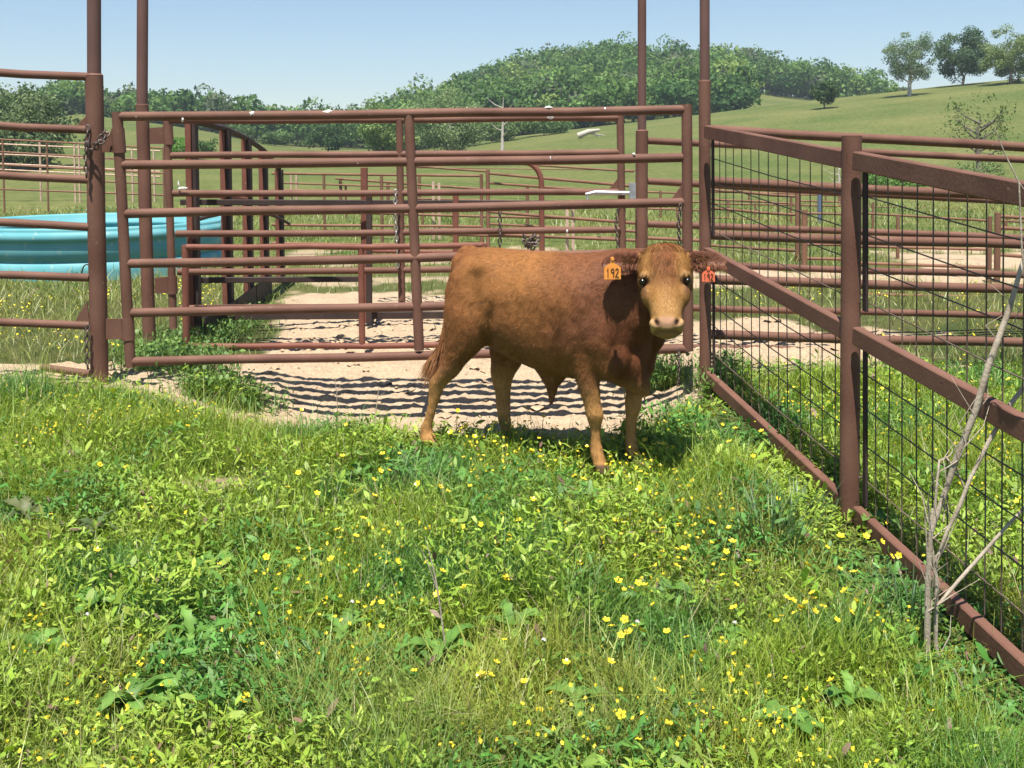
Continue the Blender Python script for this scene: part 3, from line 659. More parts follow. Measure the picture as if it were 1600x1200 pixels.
chain('gate_chain', 'thin chain hanging inside the end of the front gate above the calf ear', [U(1063, 322, 6.88), U(1060, 350, 6.87), U(1062, 385, 6.88)], CHAINM, .016, .005)
chain('gate_chain', 'thin chain hanging below the bottom rail beside the corner post', [U(1060, 548, 6.88), U(1061, 575, 6.87), U(1060, 600, 6.88)], CHAINM, .015, .004)

# ------------------------------------------------------------------ stock tank
def tank():
    cx, cy, Rr = -5.75, 14.9, 1.70
    g = float(H(cx, cy))
    e = empty('stock_tank', (cx, cy, g), 'large round turquoise plastic stock tank in the grass at left', 'water tank')
    prof = [(Rr*.985, 0), (Rr*.985, .10), (Rr*.985, .20), (Rr*.965, .21), (Rr*.965, .225), (Rr*.985, .235), (Rr*.98, .38), (Rr*.975, .43), (Rr*.98, .44), (Rr*1.0, .45), (Rr*1.008, .47), (Rr*1.008, .53), (Rr*.992, .54), (Rr*.992, .56), (Rr*.99, .59), (Rr*.955, .59), (Rr*.94, .57), (Rr*.94, .5), (Rr*.915, .48), (Rr*.915, .44), (Rr*.93, .42), (Rr*.92, .25)]
    n = 96; vs = []; fs = []
    for k in range(n):
        a = k*2*math.pi/n
        for r_, z in prof: vs.append((cx+1.06*r_*math.cos(a), cy+r_*math.sin(a), g+z))
    m_ = len(prof)
    for k in range(n):
        for j in range(m_-1): fs.append((k*m_+j, ((k+1) % n)*m_+j, ((k+1) % n)*m_+j+1, k*m_+j+1))
    vs = [(a_, b_, g+(c_-g)*1.12) for a_, b_, c_ in vs]
    mb = MB(); mb.add(vs, fs, True); o = mb.build('tank_wall', TANKM, e)
    mb = MB(); mb.add([(cx+1.06*.925*Rr*math.cos(k*2*math.pi/n), cy+.925*Rr*math.sin(k*2*math.pi/n), g+.42) for k in range(n)], [tuple(range(n))])
    wm, t_, b_ = nodes('tank_water'); b_.inputs['Base Color'].default_value = (.03, .16, .16, 1); b_.inputs['Roughness'].default_value = .06
    mb.build('water', wm, e)
    mb = MB(); mb.tube(arc(Vector((cx+.5, cy-1.72, g+.05)), Vector((cx+.55, cy-1.76, g+.42)), Vector((cx+.72, cy-1.7, g+.03)), 9), .009, 6); mb.build('hose', DARK, e)
tank()

# ------------------------------------------------------------------ trees
def tree(name, label, px, base_y, Y, height, crown_w, leafc1, leafc2, nleaf, leafsize, seed, group='single trees on the pasture', trunk_h=.28, trunk_r=None, barkm=BARK, gap=.35, limbs=9, droop=0, crown_lo=.22, asym=0):
    r_ = np.random.default_rng(seed)
    b = U(px, base_y, Y); g = float(H(b.x, Y)); base = Vector((b.x, Y, g))
    e = empty(name, base, label, 'tree', group)
    tr = trunk_r or height*.025
    mb = MB(); tips = []
    top = base+Vector((asym*.2, 0, height*.72))
    tp = [base+Vector((0, 0, -.3)), base+Vector((r_.normal(0, .02)*height, 0, height*trunk_h)), base+Vector((r_.normal(0, .04)*height+asym*.2, r_.normal(0, .03)*height, height*.5)), top]
    mb.tube(tp, [tr*1.25, tr, tr*.6, tr*.15], 8)
    for i in range(limbs):
        s = trunk_h*.8+(.66-trunk_h*.8)*i/limbs; k = min(int(s/.25), 2)
        st = base+Vector((asym*.2*s, 0, height*s)); a = i*2.4+r_.random()
        rad = crown_w*.5*r_.uniform(.55, 1.0)*math.sin(math.pi*min(.95, max(.15, (s-.05)/.95)))**.5
        en = st+Vector((math.cos(a)*rad+asym*.3*rad, math.sin(a)*rad, height*r_.uniform(.1, .3)-droop*rad*.5)); md = st.lerp(en, .5)+Vector((0, 0, -.03*height))
        mb.tube([st, md, en], [tr*.45, tr*.28, tr*.08], 6, False); tips += [en, md.lerp(en, .5)]
        for q in range(3):
            e2 = md.lerp(en, .3*q)+Vector((r_.normal(0, .12)*crown_w, r_.normal(0, .12)*crown_w, r_.normal(.06, .06)*height)); mb.tube([md.lerp(en, .2*q), e2], [tr*.18, tr*.04], 5, False); tips.append(e2)
    mb.build('trunk', barkm, e)
    # clumps fill an ellipsoid volume, thinned at random so sky shows through
    ncl = 46; C = []
    while len(C) < ncl:
        p = r_.uniform(-1, 1, 3)
        q = np.linalg.norm(p)
        if q > 1 or q < .35: continue
        wv = 1-.25*max(0, -p[2])
        C.append((p[0]*crown_w*.5*wv+asym*.25*crown_w*(p[2]+1)*.2, p[1]*crown_w*.5*wv, height*(crown_lo+(1-crown_lo)*.5*(1+p[2]))))
    C = np.array(C)+np.array(base)
    tp_ = np.array([list(v) for v in tips]); C = np.concatenate([C, tp_])
    cr = crown_w*r_.uniform(.09, .17, len(C)); keep = r_.random(len(C)) > gap*.6; C, cr = C[keep], cr[keep]
    ci = r_.integers(0, len(C), nleaf); d = r_.normal(0, 1, (nleaf, 3)); d /= np.linalg.norm(d, axis=1)[:, None]
    P = C[ci]+d*(cr[ci]*r_.uniform(.45, 1.05, nleaf))[:, None]*np.array([1, 1, .75])
    if droop: P[:, 2] -= droop*cr[ci]*r_.random(nleaf)*1.5
    P[:, 2] = np.maximum(P[:, 2], base.z+.3)
    ctint = r_.random(len(C))[ci][:, None]
    col_ = np.array(leafc1)*(1-ctint)+np.array(leafc2)*ctint; col_ = col_*r_.normal(1, .14, (nleaf, 1))
    V, Fq, Cc = quads(P, d, leafsize*r_.uniform(.6, 1.3, nleaf), np.clip(col_, .01, 1), r_)
    me = mesh_np('crown', V, Fq, TREEM, False, Cc); link('crown', me, e)
    return e
def quads(P, nrm, size, c, r_):
    n = len(P); nn = nrm+r_.normal(0, .7, (n, 3)); nn /= np.linalg.norm(nn, axis=1)[:, None]
    a = np.cross(nn, r_.normal(0, 1, (n, 3))); a /= np.linalg.norm(a, axis=1)[:, None]; b = np.cross(nn, a)
    s = size[:, None]
    V = np.stack([P-a*s, P+b*s*.6, P+a*s, P-b*s*.6], 1)+nn[:, None]*(s[:, None]*.12)*np.array([1, -1, 1, -1])[None, :, None]
    return V.reshape(-1, 3), np.arange(4*n).reshape(n, 4), np.repeat(np.clip(c*1.3, 0, 1), 4, 0)
A1, A2 = (.05, .10, .03), (.10, .16, .05)
tree('oak_tree', 'tall airy oak standing alone on the right hand ridge', 1421, 150, 118, 7.0, 5.4, (.09, .14, .065), (.15, .20, .10), 9000, .095, 11, trunk_h=.2, trunk_r=.2, barkm=DEADW, gap=.55, limbs=12, crown_lo=.2)
tree('small_tree', 'small dark round tree on the slope below the ridge', 1288, 163, 112, 3.0, 2.9, (.035, .075, .025), (.07, .11, .035), 2400, .14, 12, trunk_h=.15, gap=.25)
tree('dark_tree', 'broad dark tree on the skyline near the right edge', 1503, 140, 128, 6.3, 7.2, (.045, .085, .035), (.075, .12, .05), 11000, .13, 13, trunk_h=.15, gap=.35, crown_lo=.08)
tree('pale_tree', 'pale green feathery tree on the skyline in the right corner', 1578, 136, 120, 6.2, 6.6, (.12, .17, .055), (.18, .23, .085), 11000, .11, 14, trunk_h=.15, gap=.4, crown_lo=.02)
tree('sparse_tree', 'half bare tree with pale limbs in front of the right hand slope', 1532, 214, 52, 3.8, 4.0, (.07, .11, .03), (.13, .17, .055), 950, .07, 15, trunk_h=.22, trunk_r=.13, barkm=BARK, gap=.62, limbs=10, crown_lo=.1)
tree('willow_tree', 'large grey green willow behind the panel at the left edge', 18, 232, 62, 5.1, 6.4, (.08, .125, .05), (.15, .19, .085), 15000, .12, 16, trunk_h=.1, gap=.15, droop=.8, crown_lo=.0)
tree('round_tree', 'low rounded tree in the pasture behind the top left of the gates', 512, 232, 120, 3.5, 5.6, (.045, .09, .03), (.08, .13, .045), 3600, .16, 17, trunk_h=.12, gap=.3, crown_lo=.05)
tree('pale_tree', 'pale green tree left of the centre pipes', 598, 236, 90, 5.2, 4.9, (.12, .18, .055), (.19, .26, .09), 9000, .11, 18, trunk_h=.12, gap=.35, crown_lo=.04)
tree('pale_tree', 'wide pale tree with bare limbs at the foot of the wooded hill', 700, 226, 95, 5.6, 7.4, (.11, .16, .065), (.18, .235, .105), 11000, .11, 19, trunk_h=.12, barkm=DEADW, gap=.4, limbs=12, crown_lo=.02)
tree('hedge_tree', 'mid green bushy tree right of the wide pale tree', 850, 205, 122, 2.3, 6.0, (.06, .11, .03), (.10, .16, .05), 3600, .15, 20, trunk_h=.1, gap=.2, crown_lo=.0)
tree('hedge_tree', 'low bushy tree row between the dead snag and the hill', 770, 208, 118, 2.8, 6.6, (.07, .12, .035), (.12, .17, .06), 4200, .15, 22, trunk_h=.1, gap=.25, crown_lo=.0)
tree('shrub', 'bright green shrub in the pasture behind the rear gate hinge', 280, 226, 75, 1.6, 1.9, (.09, .2, .03), (.13, .26, .05), 1500, .08, 23, 'shrubs on the pasture', trunk_h=.1, gap=.1, crown_lo=0)
tree('shrub', 'dull green shrub right of the bright one', 314, 228, 75, 1.5, 2.1, (.05, .10, .03), (.08, .14, .04), 1500, .08, 24, 'shrubs on the pasture', trunk_h=.1, gap=.1, crown_lo=0)
tree('shrub', 'green shrub seen just right of the near mesh fence post', 1378, 286, 34, .75, 2.6, (.06, .13, .03), (.10, .18, .045), 2200, .05, 25, 'shrubs on the pasture', trunk_h=.1, gap=.1, crown_lo=0)
tree('shrub', 'pale twiggy shrub below the half bare tree', 1530, 262, 40, 1.1, 2.0, (.09, .14, .045), (.15, .2, .07), 900, .05, 26, 'shrubs on the pasture', trunk_h=.1, gap=.5, crown_lo=0, barkm=DEADW)
for k, (px, by, h_, lb) in enumerate([(372, 228, 1.6, 'leftmost low bush in front of the far tree line'), (430, 228, 1.9, 'middle low bush in front of the far tree line'), (665, 234, 2.0, 'low bush at the foot of the pale trees')]):
    tree('bush', lb, px, by, 130, h_, 4.2, (.06, .11, .035), (.10, .15, .05), 1600, .16, 40+k, 'bushes along the pasture edge', trunk_h=.1, gap=.1, crown_lo=0)
def snag(label, px, by, Y, h_, seed, br, lean=0):
    r_ = np.random.default_rng(seed); b = U(px, by, Y); g = float(H(b.x, Y)); b = Vector((b.x, Y, g))
    e = empty('dead_tree', b, label, 'dead tree', 'dead trees')
    mb = MB(); mb.tube([b+Vector((0, 0, -.2)), b+Vector((0, 0, h_*.12)), b+Vector((lean*.4, 0, h_*.5)), b+Vector((lean, 0, h_))], [h_*.05, h_*.03, h_*.02, h_*.004], 8); mb.build('trunk', DEADW, e)
    for i in range(br):
        s = .3+.6*i/br; st = b+Vector((lean*s*.9, 0, h_*s)); sd = (-1)**i
        en = st+Vector((sd*h_*r_.uniform(.12, .3), r_.normal(0, .1)*h_, h_*r_.uniform(.08, .25))); md = st.lerp(en, .5)+Vector((0, 0, -.03*h_))
        mb = MB(); mb.tube([st, md, en], [h_*.012, h_*.008, h_*.002], 6); mb.build('branch', DEADW, e)
snag('white dead snag standing in front of the wooded hill', 785, 228, 88, 4.6, 3, 6, .1)
snag('pale leaning dead tree behind the mesh fence', 1313, 300, 30, 1.4, 5, 7, -.1)
fl = empty('fallen_log', U(925, 212, 105), 'bleached fallen tree lying on the green slope', 'fallen tree')
b = U(903, 214, 105); b.z = float(H(b.x, b.y)); c = U(937, 205, 105); c.z = float(H(c.x, c.y))+.65
mb = MB(); mb.tube([b+Vector((0, 0, .25)), b.lerp(c, .5)+Vector((0, 0, .25)), c], [.3, .26, .12], 8); mb.build('trunk', DEADW, fl)
for k, q in enumerate([(.6, .9), (.8, -.9), (.5, 1.6)]):
    s_ = b.lerp(c, q[0])+Vector((0, 0, .1)); mb = MB(); mb.tube([s_, s_+Vector((q[1], 0, -.45+.1*k))], [.12, .04], 6); mb.build('limb', DEADW, fl)

# woods that read as one mass
def woods():
    r_ = np.random.default_rng(5); Cs = []
    def fill(p0, p1, y0, y1, n, hmin, hmax):
        px = r_.uniform(p0, p1, n); Y = r_.uniform(y0, y1, n); X = (px-800)/1700*Y
        for x, y, pp in zip(X, Y, px): Cs.append((x, y, float(H(x, y)), r_.uniform(hmin, hmax)))
    fill(610, 1150, 158, 285, 520, 6.5, 9.0); fill(1150, 1385, 225, 285, 150, 6.5, 9)
    fill(-350, 640, 165, 250, 460, 4.5, 7.0)
    fill(640, 1160, 150, 165, 70, 4, 6.5)
    fill(1375, 1500, 165, 200, 10, 2, 3)
    fill(-1500, -350, 165, 240, 120, 6, 9)
    C = np.array(Cs); n = len(C)
    per = 430; N_ = n*per
    ci = np.repeat(np.arange(n), per)
    d = r_.normal(0, 1, (N_, 3)); d[:, 2] = np.abs(d[:, 2])*1.1-.5; d /= np.linalg.norm(d, axis=1)[:, None]
    rad = C[:, 3]*r_.uniform(.42, .6, n)
    # each crown is a few lobes
    lob = r_.normal(0, .38, (n, 6, 3)); li = r_.integers(0, 6, N_)
    P = np.stack([C[ci, 0], C[ci, 1], C[ci, 2]+C[ci, 3]*.50], -1)+lob[ci, li]*rad[ci][:, None]*np.array([1, 1, .8])+d*(rad[ci]*.55*r_.uniform(.75, 1.05, N_))[:, None]
    tt = r_.random(n); base = np.array((.035, .085, .022))*(1-tt[:, None])+np.array((.10, .175, .04))*tt[:, None]
    br = r_.random(n) < .14; base[br] = np.array((.085, .11, .06)); br = r_.random(n) < .1; base[br] = np.array((.14, .20, .05))
    c = base[ci]*r_.normal(1, .16, (N_, 1))
    V, Fq, Cc = quads(P, d, r_.uniform(.22, .52, N_), np.clip(c, .01, 1), r_)
    tag(link('hill_woods', mesh_np('hill_woods', V, Fq, TREEM, False, Cc)), 'dense green woods covering the hill and the far skyline', 'woods', kind='stuff')
woods()

# ------------------------------------------------------------------ calf
exec_calf = True
AX = np.array([.883, -.469, 0]); LX = np.array([.469, .883, 0]); O0 = np.array([.517, 5.54, 0])
def cw(u, v, z): return O0+AX*u+LX*v+np.array([0, 0, z])
def ring(c, ex, ey, n=28, e=2.0):
    out = []
    for k in range(n):
        a = 2*math.pi*k/n; ca, sa = math.cos(a), math.sin(a)
        out.append(c+ex*math.copysign(abs(ca)**(2/e), ca)+ey*math.copysign(abs(sa)**(2/e), sa))
    return out
def loft(mb, rings):
    n = len(rings[0]); vs = [tuple(p) for r_ in rings for p in r_]; fs = []
    for i in range(len(rings)-1):
        for k in range(n): fs.append((i*n+k, i*n+(k+1) % n, (i+1)*n+(k+1) % n, (i+1)*n+k))
    fs.append(tuple(range(n-1, -1, -1))); fs.append(tuple(range((len(rings)-1)*n, len(rings)*n)))
    mb.add(vs, fs)
Zv = np.array([0, 0, 1.0])
def body_loft(mb, st, e=2.3):
    rs = []
    for (u, hw, top, bot) in st: rs.append(ring(cw(u, 0, (top+bot)/2), LX*hw, Zv*(top-bot)/2, 36, e))
    loft(mb, rs)
def limb(mb, st):
    rs = []
    for (u, v, z, ru, rvv) in st: rs.append(ring(cw(u, v, z), AX*ru, LX*rvv, 20))
    loft(mb, rs)
def ellip(mb, c, ex, ey, ez, n=14):
    rs = []
    for i in range(1, n):
        a = math.pi*i/n; rs.append(ring(c-ez*math.cos(a), ex*math.sin(a), ey*math.sin(a), 20))
    loft(mb, rs)
POLL = np.array([.742, 5.31, .992]); MUZ = np.array([.724, 5.07, .60]); HS = .90
hf = (MUZ-POLL); HL = np.linalg.norm(hf); hf /= HL
hr = np.array([.99, -.14, 0]); hr -= hf*hr.dot(hf); hr /= np.linalg.norm(hr); hn = np.cross(hf, hr)
def hd(t, r_, n_): return POLL+hf*t*HS+hr*r_+hn*n_
mb = MB()
body_loft(mb, [(-.925, .03, .86, .68), (-.91, .10, .905, .60), (-.865, .16, .94, .53), (-.79, .205, .962, .47), (-.67, .235, .968, .42), (-.52, .262, .958, .365), (-.36, .28, .955, .325), (-.20, .272, .958, .31),
                (-.07, .24, .97, .31), (.03, .205, .975, .34), (.10, .165, .95, .42), (.17, .125, .92, .52), (.23, .09, .86, .60), (.27, .05, .78, .66)])
# neck
for k in (0,):
    rs = []
    for (p, hv, hz, tl) in [(cw(-.08, 0, .70), .20, .27, 0), (cw(.04, 0, .74), .175, .255, .1), (cw(.12, .0, .775), .145, .22, .2), (np.array([.705, 5.46, .815]), .125, .185, .35), (np.array([.742, 5.39, .85]), .108, .15, .5), (np.array([.752, 5.33, .87]), .098, .12, .6)]:
        ax_ = np.array([.8, -.6, 0]) if tl < .3 else np.array([.45, -.89, 0])
        lat = np.array([-ax_[1], ax_[0], 0]); upv = Zv*math.cos(tl)-ax_*math.sin(tl)*.6
        rs.append(ring(p, lat*hv, upv*hz, 28, 2.2))
    loft(mb, rs)
# shoulders, hips, brisket, throat, sheath, udder skin
for s in (-1, 1):
    ellip(mb, cw(-.06, s*.145, .62), AX*.15, LX*.085, Zv*.26)
    ellip(mb, cw(.02, s*.11, .46), AX*.11, LX*.07, Zv*.13)
    ellip(mb, cw(-.76, s*.135, .70), AX*.17, LX*.09, Zv*.22)
    ellip(mb, cw(-.66, s*.165, .865), AX*.10, LX*.05, Zv*.06)
    ellip(mb, cw(-.895, s*.05, .865), AX*.05, LX*.04, Zv*.06)
ellip(mb, cw(.07, .0, .42), AX*.12, LX*.10, Zv*.14)
ellip(mb, cw(.13, .0, .33), AX*.075, LX*.05, Zv*.085)
ellip(mb, cw(.17, .0, .29), AX*.04, LX*.018, Zv*.055)
ellip(mb, cw(.16, -.01, .52), AX*.05, LX*.03, Zv*.16)
limb(mb, [(-.35, 0, .37, .13, .10), (-.35, 0, .30, .08, .055), (-.355, 0, .245, .042, .032), (-.355, 0, .19, .024, .02), (-.36, 0, .14, .013, .012)])
ellip(mb, cw(-.66, 0, .40), AX*.07, LX*.06, Zv*.06)
GZ_f, GZ_h = -.138, -.10
limb(mb, [(-.08, -.15, .56, .11, .075), (-.095, -.155, .46, .088, .066), (-.09, -.15, .36, .068, .056), (-.075, -.14, .27, .053, .046), (-.06, -.13, .20, .043, .040), (-.05, -.125, .155, .048, .045), (-.052, -.12, .105, .034, .033), (-.052, -.116, .02, .028, .028), (-.05, -.115, -.03, .036, .036), (-.044, -.114, -.055, .038, .038), (-.035, -.114, -.085, .034, .036), (-.028, -.114, -.10, .044, .044), (-.022, -.114, -.145, .056, .048)])
ellip(mb, cw(.10, .14, .57), AX*.13, LX*.09, Zv*.17)
limb(mb, [(.09, .16, .60, .13, .085), (.095, .165, .47, .10, .072), (.09, .155, .37, .075, .06), (.075, .14, .28, .056, .048), (.055, .125, .19, .046, .042), (.058, .12, .155, .047, .044), (.05, .117, .11, .037, .035), (.045, .115, .02, .031, .030), (.045, .114, -.03, .036, .036), (.05, .114, -.055, .038, .038), (.058, .114, -.085, .034, .036), (.064, .114, -.10, .044, .044), (.07, .114, -.145, .056, .048)])
limb(mb, [(-.74, -.14, .74, .17, .09), (-.75, -.155, .62, .175, .09), (-.765, -.16, .52, .15, .08), (-.805, -.16, .43, .108, .066), (-.865, -.155, .35, .076, .052), (-.915, -.15, .285, .068, .047), (-.965, -.148, .24, .062, .042), (-.985, -.147, .19, .046, .037), (-1.005, -.147, .11, .035, .032), (-1.033, -.147, .02, .033, .031), (-1.048, -.147, -.02, .041, .037), (-1.048, -.147, -.045, .039, .037), (-1.038, -.147, -.065, .047, .044), (-1.028, -.147, -.11, .058, .048)])
limb(mb, [(-.74, .14, .74, .17, .09), (-.73, .155, .62, .17, .09), (-.70, .155, .50, .145, .08), (-.69, .15, .41, .13, .08), (-.70, .148, .33, .105, .068), (-.72, .146, .27, .085, .056), (-.735, .145, .22, .07, .048), (-.73, .144, .17, .055, .042), (-.725, .144, .09, .045, .038), (-.72, .143, .01, .040, .036), (-.715, .143, -.025, .039, .037), (-.705, .143, -.05, .037, .037), (-.695, .143, -.07, .045, .044), (-.685, .143, -.12, .056, .048)])
# tail
def path_loft(mb, pts, rad, n=14):
    rs = []
    for i, p in enumerate(pts):
        t_ = pts[min(i+1, len(pts)-1)]-pts[max(0, i-1)]; t_ = t_/np.linalg.norm(t_); x = np.cross(t_, LX+.01); x /= np.linalg.norm(x); y = np.cross(t_, x)
        rs.append(ring(p, x*rad[i], y*rad[i], n))
    loft(mb, rs)
path_loft(mb, [cw(-.82, 0, .945), cw(-.88, 0, .945), cw(-.922, -.01, .905), cw(-.947, -.02, .82), cw(-.965, -.03, .70), cw(-.985, -.035, .57), cw(-1.0, -.04, .46), cw(-1.02, -.045, .39)], [.035, .034, .03, .026, .022, .019, .017, .013])
# head
rs = []
for (t_, hw, nb_, nf) in [(-.045, .045, -.085, -.01), (-.025, .085, -.115, .02), (.02, .120, -.15, .042), (.08, .132, -.18, .054), (.13, .134, -.195, .054), (.175, .128, -.20, .046), (.22, .114, -.20, .043), (.27, .096, -.18, .044), (.32, .082, -.145, .046), (.365, .074, -.11, .048), (.40, .076, -.092, .048), (.435, .079, -.08, .044), (.458, .073, -.070, .030), (.470, .060, -.060, .012), (.478, .042, -.050, -.008)]:
    rs.append(ring(hd(t_, 0, (nb_+nf)/2), hr*hw, hn*(nf-nb_)/2, 32, 2.35))
loft(mb, rs)
for s in (-1, 1):
    ellip(mb, hd(.155, s*.098, .022), hr*.028, hf*.030, hn*.026)        # brow
    ellip(mb, hd(.235, s*.085, -.03), hr*.035, hf*.06, hn*.055)         # cheek bone
    ellip(mb, hd(.425, s*.047, .022), hr*.036, hf*.034, hn*.03)         # nostril wing
    ellip(mb, hd(.02, s*.105, -.055), hr*.05, hf*.04, hn*.04)           # ear root
ellip(mb, hd(.458, 0, -.05), hr*.034, hf*.024, hn*.024)                 # lower lip
ellip(mb, hd(-.005, 0, -.005), hr*.10, hf*.045, hn*.05)                    # poll
# ears: cupped leaves reaching sideways
EAR = {}
for s in (-1, 1):
    a0 = hd(.02, s*.105, -.03)
    tip = hd(.07 if s > 0 else .085, s*.305, .0 if s > 0 else .035)
    ax_ = tip-a0; L_ = np.linalg.norm(ax_); ax_ /= L_
    up_ = -hf-ax_*np.dot(-hf, ax_); up_ /= np.linalg.norm(up_)
    nr = np.cross(ax_, up_)*s; nr = nr*np.sign(np.dot(nr, hn)); 
    EAR[s] = (a0, ax_, up_, nr, L_)
    st = [(0, .032, .024), (.18, .048, .018), (.38, .064, .013), (.6, .066, .011), (.8, .052, .009), (.93, .028, .007), (1.0, .008, .005)]
    n = 20; rings = []
    for (q, wv, th) in st:
        c = a0+ax_*(L_*q)-up_*(.012*math.sin(math.pi*q)); ra = []
        for k in range(n):
            a = 2*math.pi*k/n; x_ = math.cos(a)*wv; cup = (1-(x_/wv)**2)*.020*math.sin(math.pi*min(1, q+.12))
            ra.append(c+up_*x_+nr*(math.sin(a)*th-cup))
        rings.append(ra)
    loft(mb, rings)
tmp_me = bpy.data.meshes.new('tmp'); tmp_me.from_pydata(mb.v, [], mb.f); tmp_me.update()
tmp = bpy.data.objects.new('tmp', tmp_me); col.objects.link(tmp)
# consistent outward normals for every closed piece
import bmesh
bm = bmesh.new(); bm.from_mesh(tmp_me); bmesh.ops.recalc_face_normals(bm, faces=bm.faces); bm.to_mesh(tmp_me); bm.free()
rm = tmp.modifiers.new('r', 'REMESH'); rm.mode = 'VOXEL'; rm.voxel_size = .0065; rm.use_smooth_shade = True
smm = tmp.modifiers.new('s', 'SMOOTH'); smm.factor = .5; smm.iterations = 7
dg = bpy.context.evaluated_depsgraph_get(); ev = tmp.evaluated_get(dg); bme = bpy.data.meshes.new_from_object(ev)
bpy.data.objects.remove(tmp)
nv = len(bme.vertices); V = np.zeros(nv*3, dtype=np.float32); bme.vertices.foreach_get('co', V); V = V.reshape(-1, 3).astype(float)
NR = np.zeros(nv*3, dtype=np.float32); bme.vertex_normals.foreach_get('vector', NR); NR = NR.reshape(-1, 3)
def hloc(V): q = V-POLL; return q@hf/HS, q@hr, q@hn
def bloc(V): q = V-O0; return q@AX, q@LX, V[:, 2]
ht, hrr, hnn = hloc(V); bu, bv, bz = bloc(V)
ed_ = np.zeros((len(bme.edges), 2), dtype=np.int32).ravel(); bme.edges.foreach_get('vertices', ed_); ed_ = ed_.reshape(-1, 2)
hw_at = lambda t_: np.interp(t_, [-.06, -.02, .03, .1, .18, .25, .32, .38, .43, .5], [.07, .11, .132, .14, .138, .12, .098, .088, .092, .07])
isear = (np.abs(hrr) > .12) & (np.abs(hrr) < .35) & (ht > -.09) & (ht < .16) & (hnn > -.09) & (hnn < .09)
fixed = ((np.abs(hrr) < .15) & (ht > -.1) & (ht < .55) & (hnn > -.12)) | isear
lam = np.where(fixed, 0, .5)[:, None]; deg = np.bincount(ed_.ravel(), minlength=nv)[:, None]
for _ in range(26):
    acc = np.zeros((nv, 3))
    for k in range(3): acc[:, k] = np.bincount(ed_[:, 0], V[ed_[:, 1], k], nv)+np.bincount(ed_[:, 1], V[ed_[:, 0], k], nv)
    V = V+lam*(acc/deg-V)
bme.vertices.foreach_set('co', V.astype(np.float32).ravel()); bme.update()
NR = np.zeros(nv*3, dtype=np.float32); bme.vertex_normals.foreach_get('vector', NR); NR = NR.reshape(-1, 3)
ht, hrr, hnn = hloc(V); bu, bv, bz = bloc(V)
inhead = (np.abs(hrr) < hw_at(ht)+.004) & (ht > -.08) & (ht < .52) & (hnn > -.105+.0*ht) & (hnn < .1)
# sculpt: nostrils, mouth line, eye sockets, folds of neck skin, muscle hints
def gauss(t0, r0, n0, st, sr, sn): return np.exp(-(((ht-t0)/st)**2+((hrr-r0)/sr)**2+((hnn-n0)/sn)**2))
disp = np.zeros(nv)
for s in (-1, 1):
    disp -= .022*np.exp(-(((ht-.425-(s*hrr-.046)*-.9)/.024)**2+((hrr-s*.046)/.017)**2))*(hnn > 0)
    disp -= .016*gauss(.184, s*.108, .02, .018, .026, .03)
disp -= .003*np.exp(-((ht-.468)/.0055)**2)*inhead*(np.abs(hrr) < .075)
disp += .010*np.exp(-((bu+.05+(bz-.62)*.25)/.05)**2)*smooth((.88-bz)/.1)*smooth((bz-.45)/.1)*(~inhead)
disp += (fbm(bu*5+bv*2, bz*5, 3, 200)-.5)*.017*(~inhead)
disp += (fbm(bu*26, bz*26+bv*10, 2, 210)-.5)*.004*(~inhead)
disp += .006*np.sin(bu*75+bz*9)*smooth((bu-.06)/.08)*smooth((.62-bz)/.2)*smooth((bz-.26)/.1)*(~inhead)
# thigh / flank crease
disp -= .026*np.exp(-((bu+.60-(bz-.6)*.25)/.03)**2)*smooth((.78-bz)/.2)*smooth((bz-.42)/.06)
disp -= .024*np.exp(-((bu+.185-(bz-.6)*.12)/.028)**2)*smooth((.72-bz)/.2)*smooth((bz-.34)/.06)
V2 = V+NR*disp[:, None]
bme.vertices.foreach_set('co', V2.astype(np.float32).ravel())
# coat colours, plus shade painted in on the chest
C = np.tile(np.array([.22, .088, .031]), (nv, 1))
def blend(C, c, k): k = np.clip(k, 0, 1)[:, None]; return C*(1-k)+np.array(c)*k
C = blend(C, (.30, .132, .041), smooth((bz-.5)/.4)*smooth((.9+bu)/.2)*smooth((-.18-bu)/.25)*(.62+.5*(fbm(bu*5, bz*5, 3, 220)-.4)))
C = blend(C, (.15, .058, .030), smooth((bu+.30+.25*(fbm(bu*4+9, bz*4, 3, 222)-.5))/.26)*smooth((bz-.42)/.2)*(~inhead)*.85)
C = blend(C, (.20, .09, .045), smooth((.42-bz)/.12)*smooth((bz-.22)/.1)*.5)
C = blend(C, (.12, .042, .02), smooth((bu-.02)/.06)*smooth((.72-bz)/.15)*smooth((bz-.25)/.06)*(~inhead)*.8)  # shadow under head and neck painted into the chest colour
C = blend(C, (.46, .24, .085), smooth((.38-bz)/.2)*.85*((bu < -.6) | (bu > -.15)))
C = blend(C, (.27, .125, .045), smooth((-.90-bu)/.06)*smooth((bz-.15)/.2)*.7)
C = blend(C, (.09, .06, .04), smooth((-.085-bz)/.015)*.9)
C = blend(C, (.29, .145, .045), inhead*.92)
C = blend(C, (.17, .062, .02), inhead*smooth((.25-ht)/.08)*smooth((.085-np.abs(hrr+.0))/.05)*(.35+1.1*fbm(hrr*34, ht*12, 2, 400)))
for s in (-1, 1): C = blend(C, (.12, .055, .025), inhead*.8*np.exp(-((ht-.222)/.035)**2-((hrr-s*(.104-.12*(ht-.2)))/.008)**2))
C = blend(C, (.34, .19, .068), inhead*smooth((ht-.25)/.08)*.6)
C = blend(C, (.44, .27, .13), smooth((ht-.395)/.02)*smooth((.465-ht)/.01)*inhead*.85)
nosep = smooth((.040-np.abs(hrr))/.012)*smooth((ht-.392)/.012)*smooth((.455-ht)/.012)*inhead*(hnn > 0)
C = blend(C, (.28, .15, .075), smooth((ht-.462)/.01)*inhead*.9)
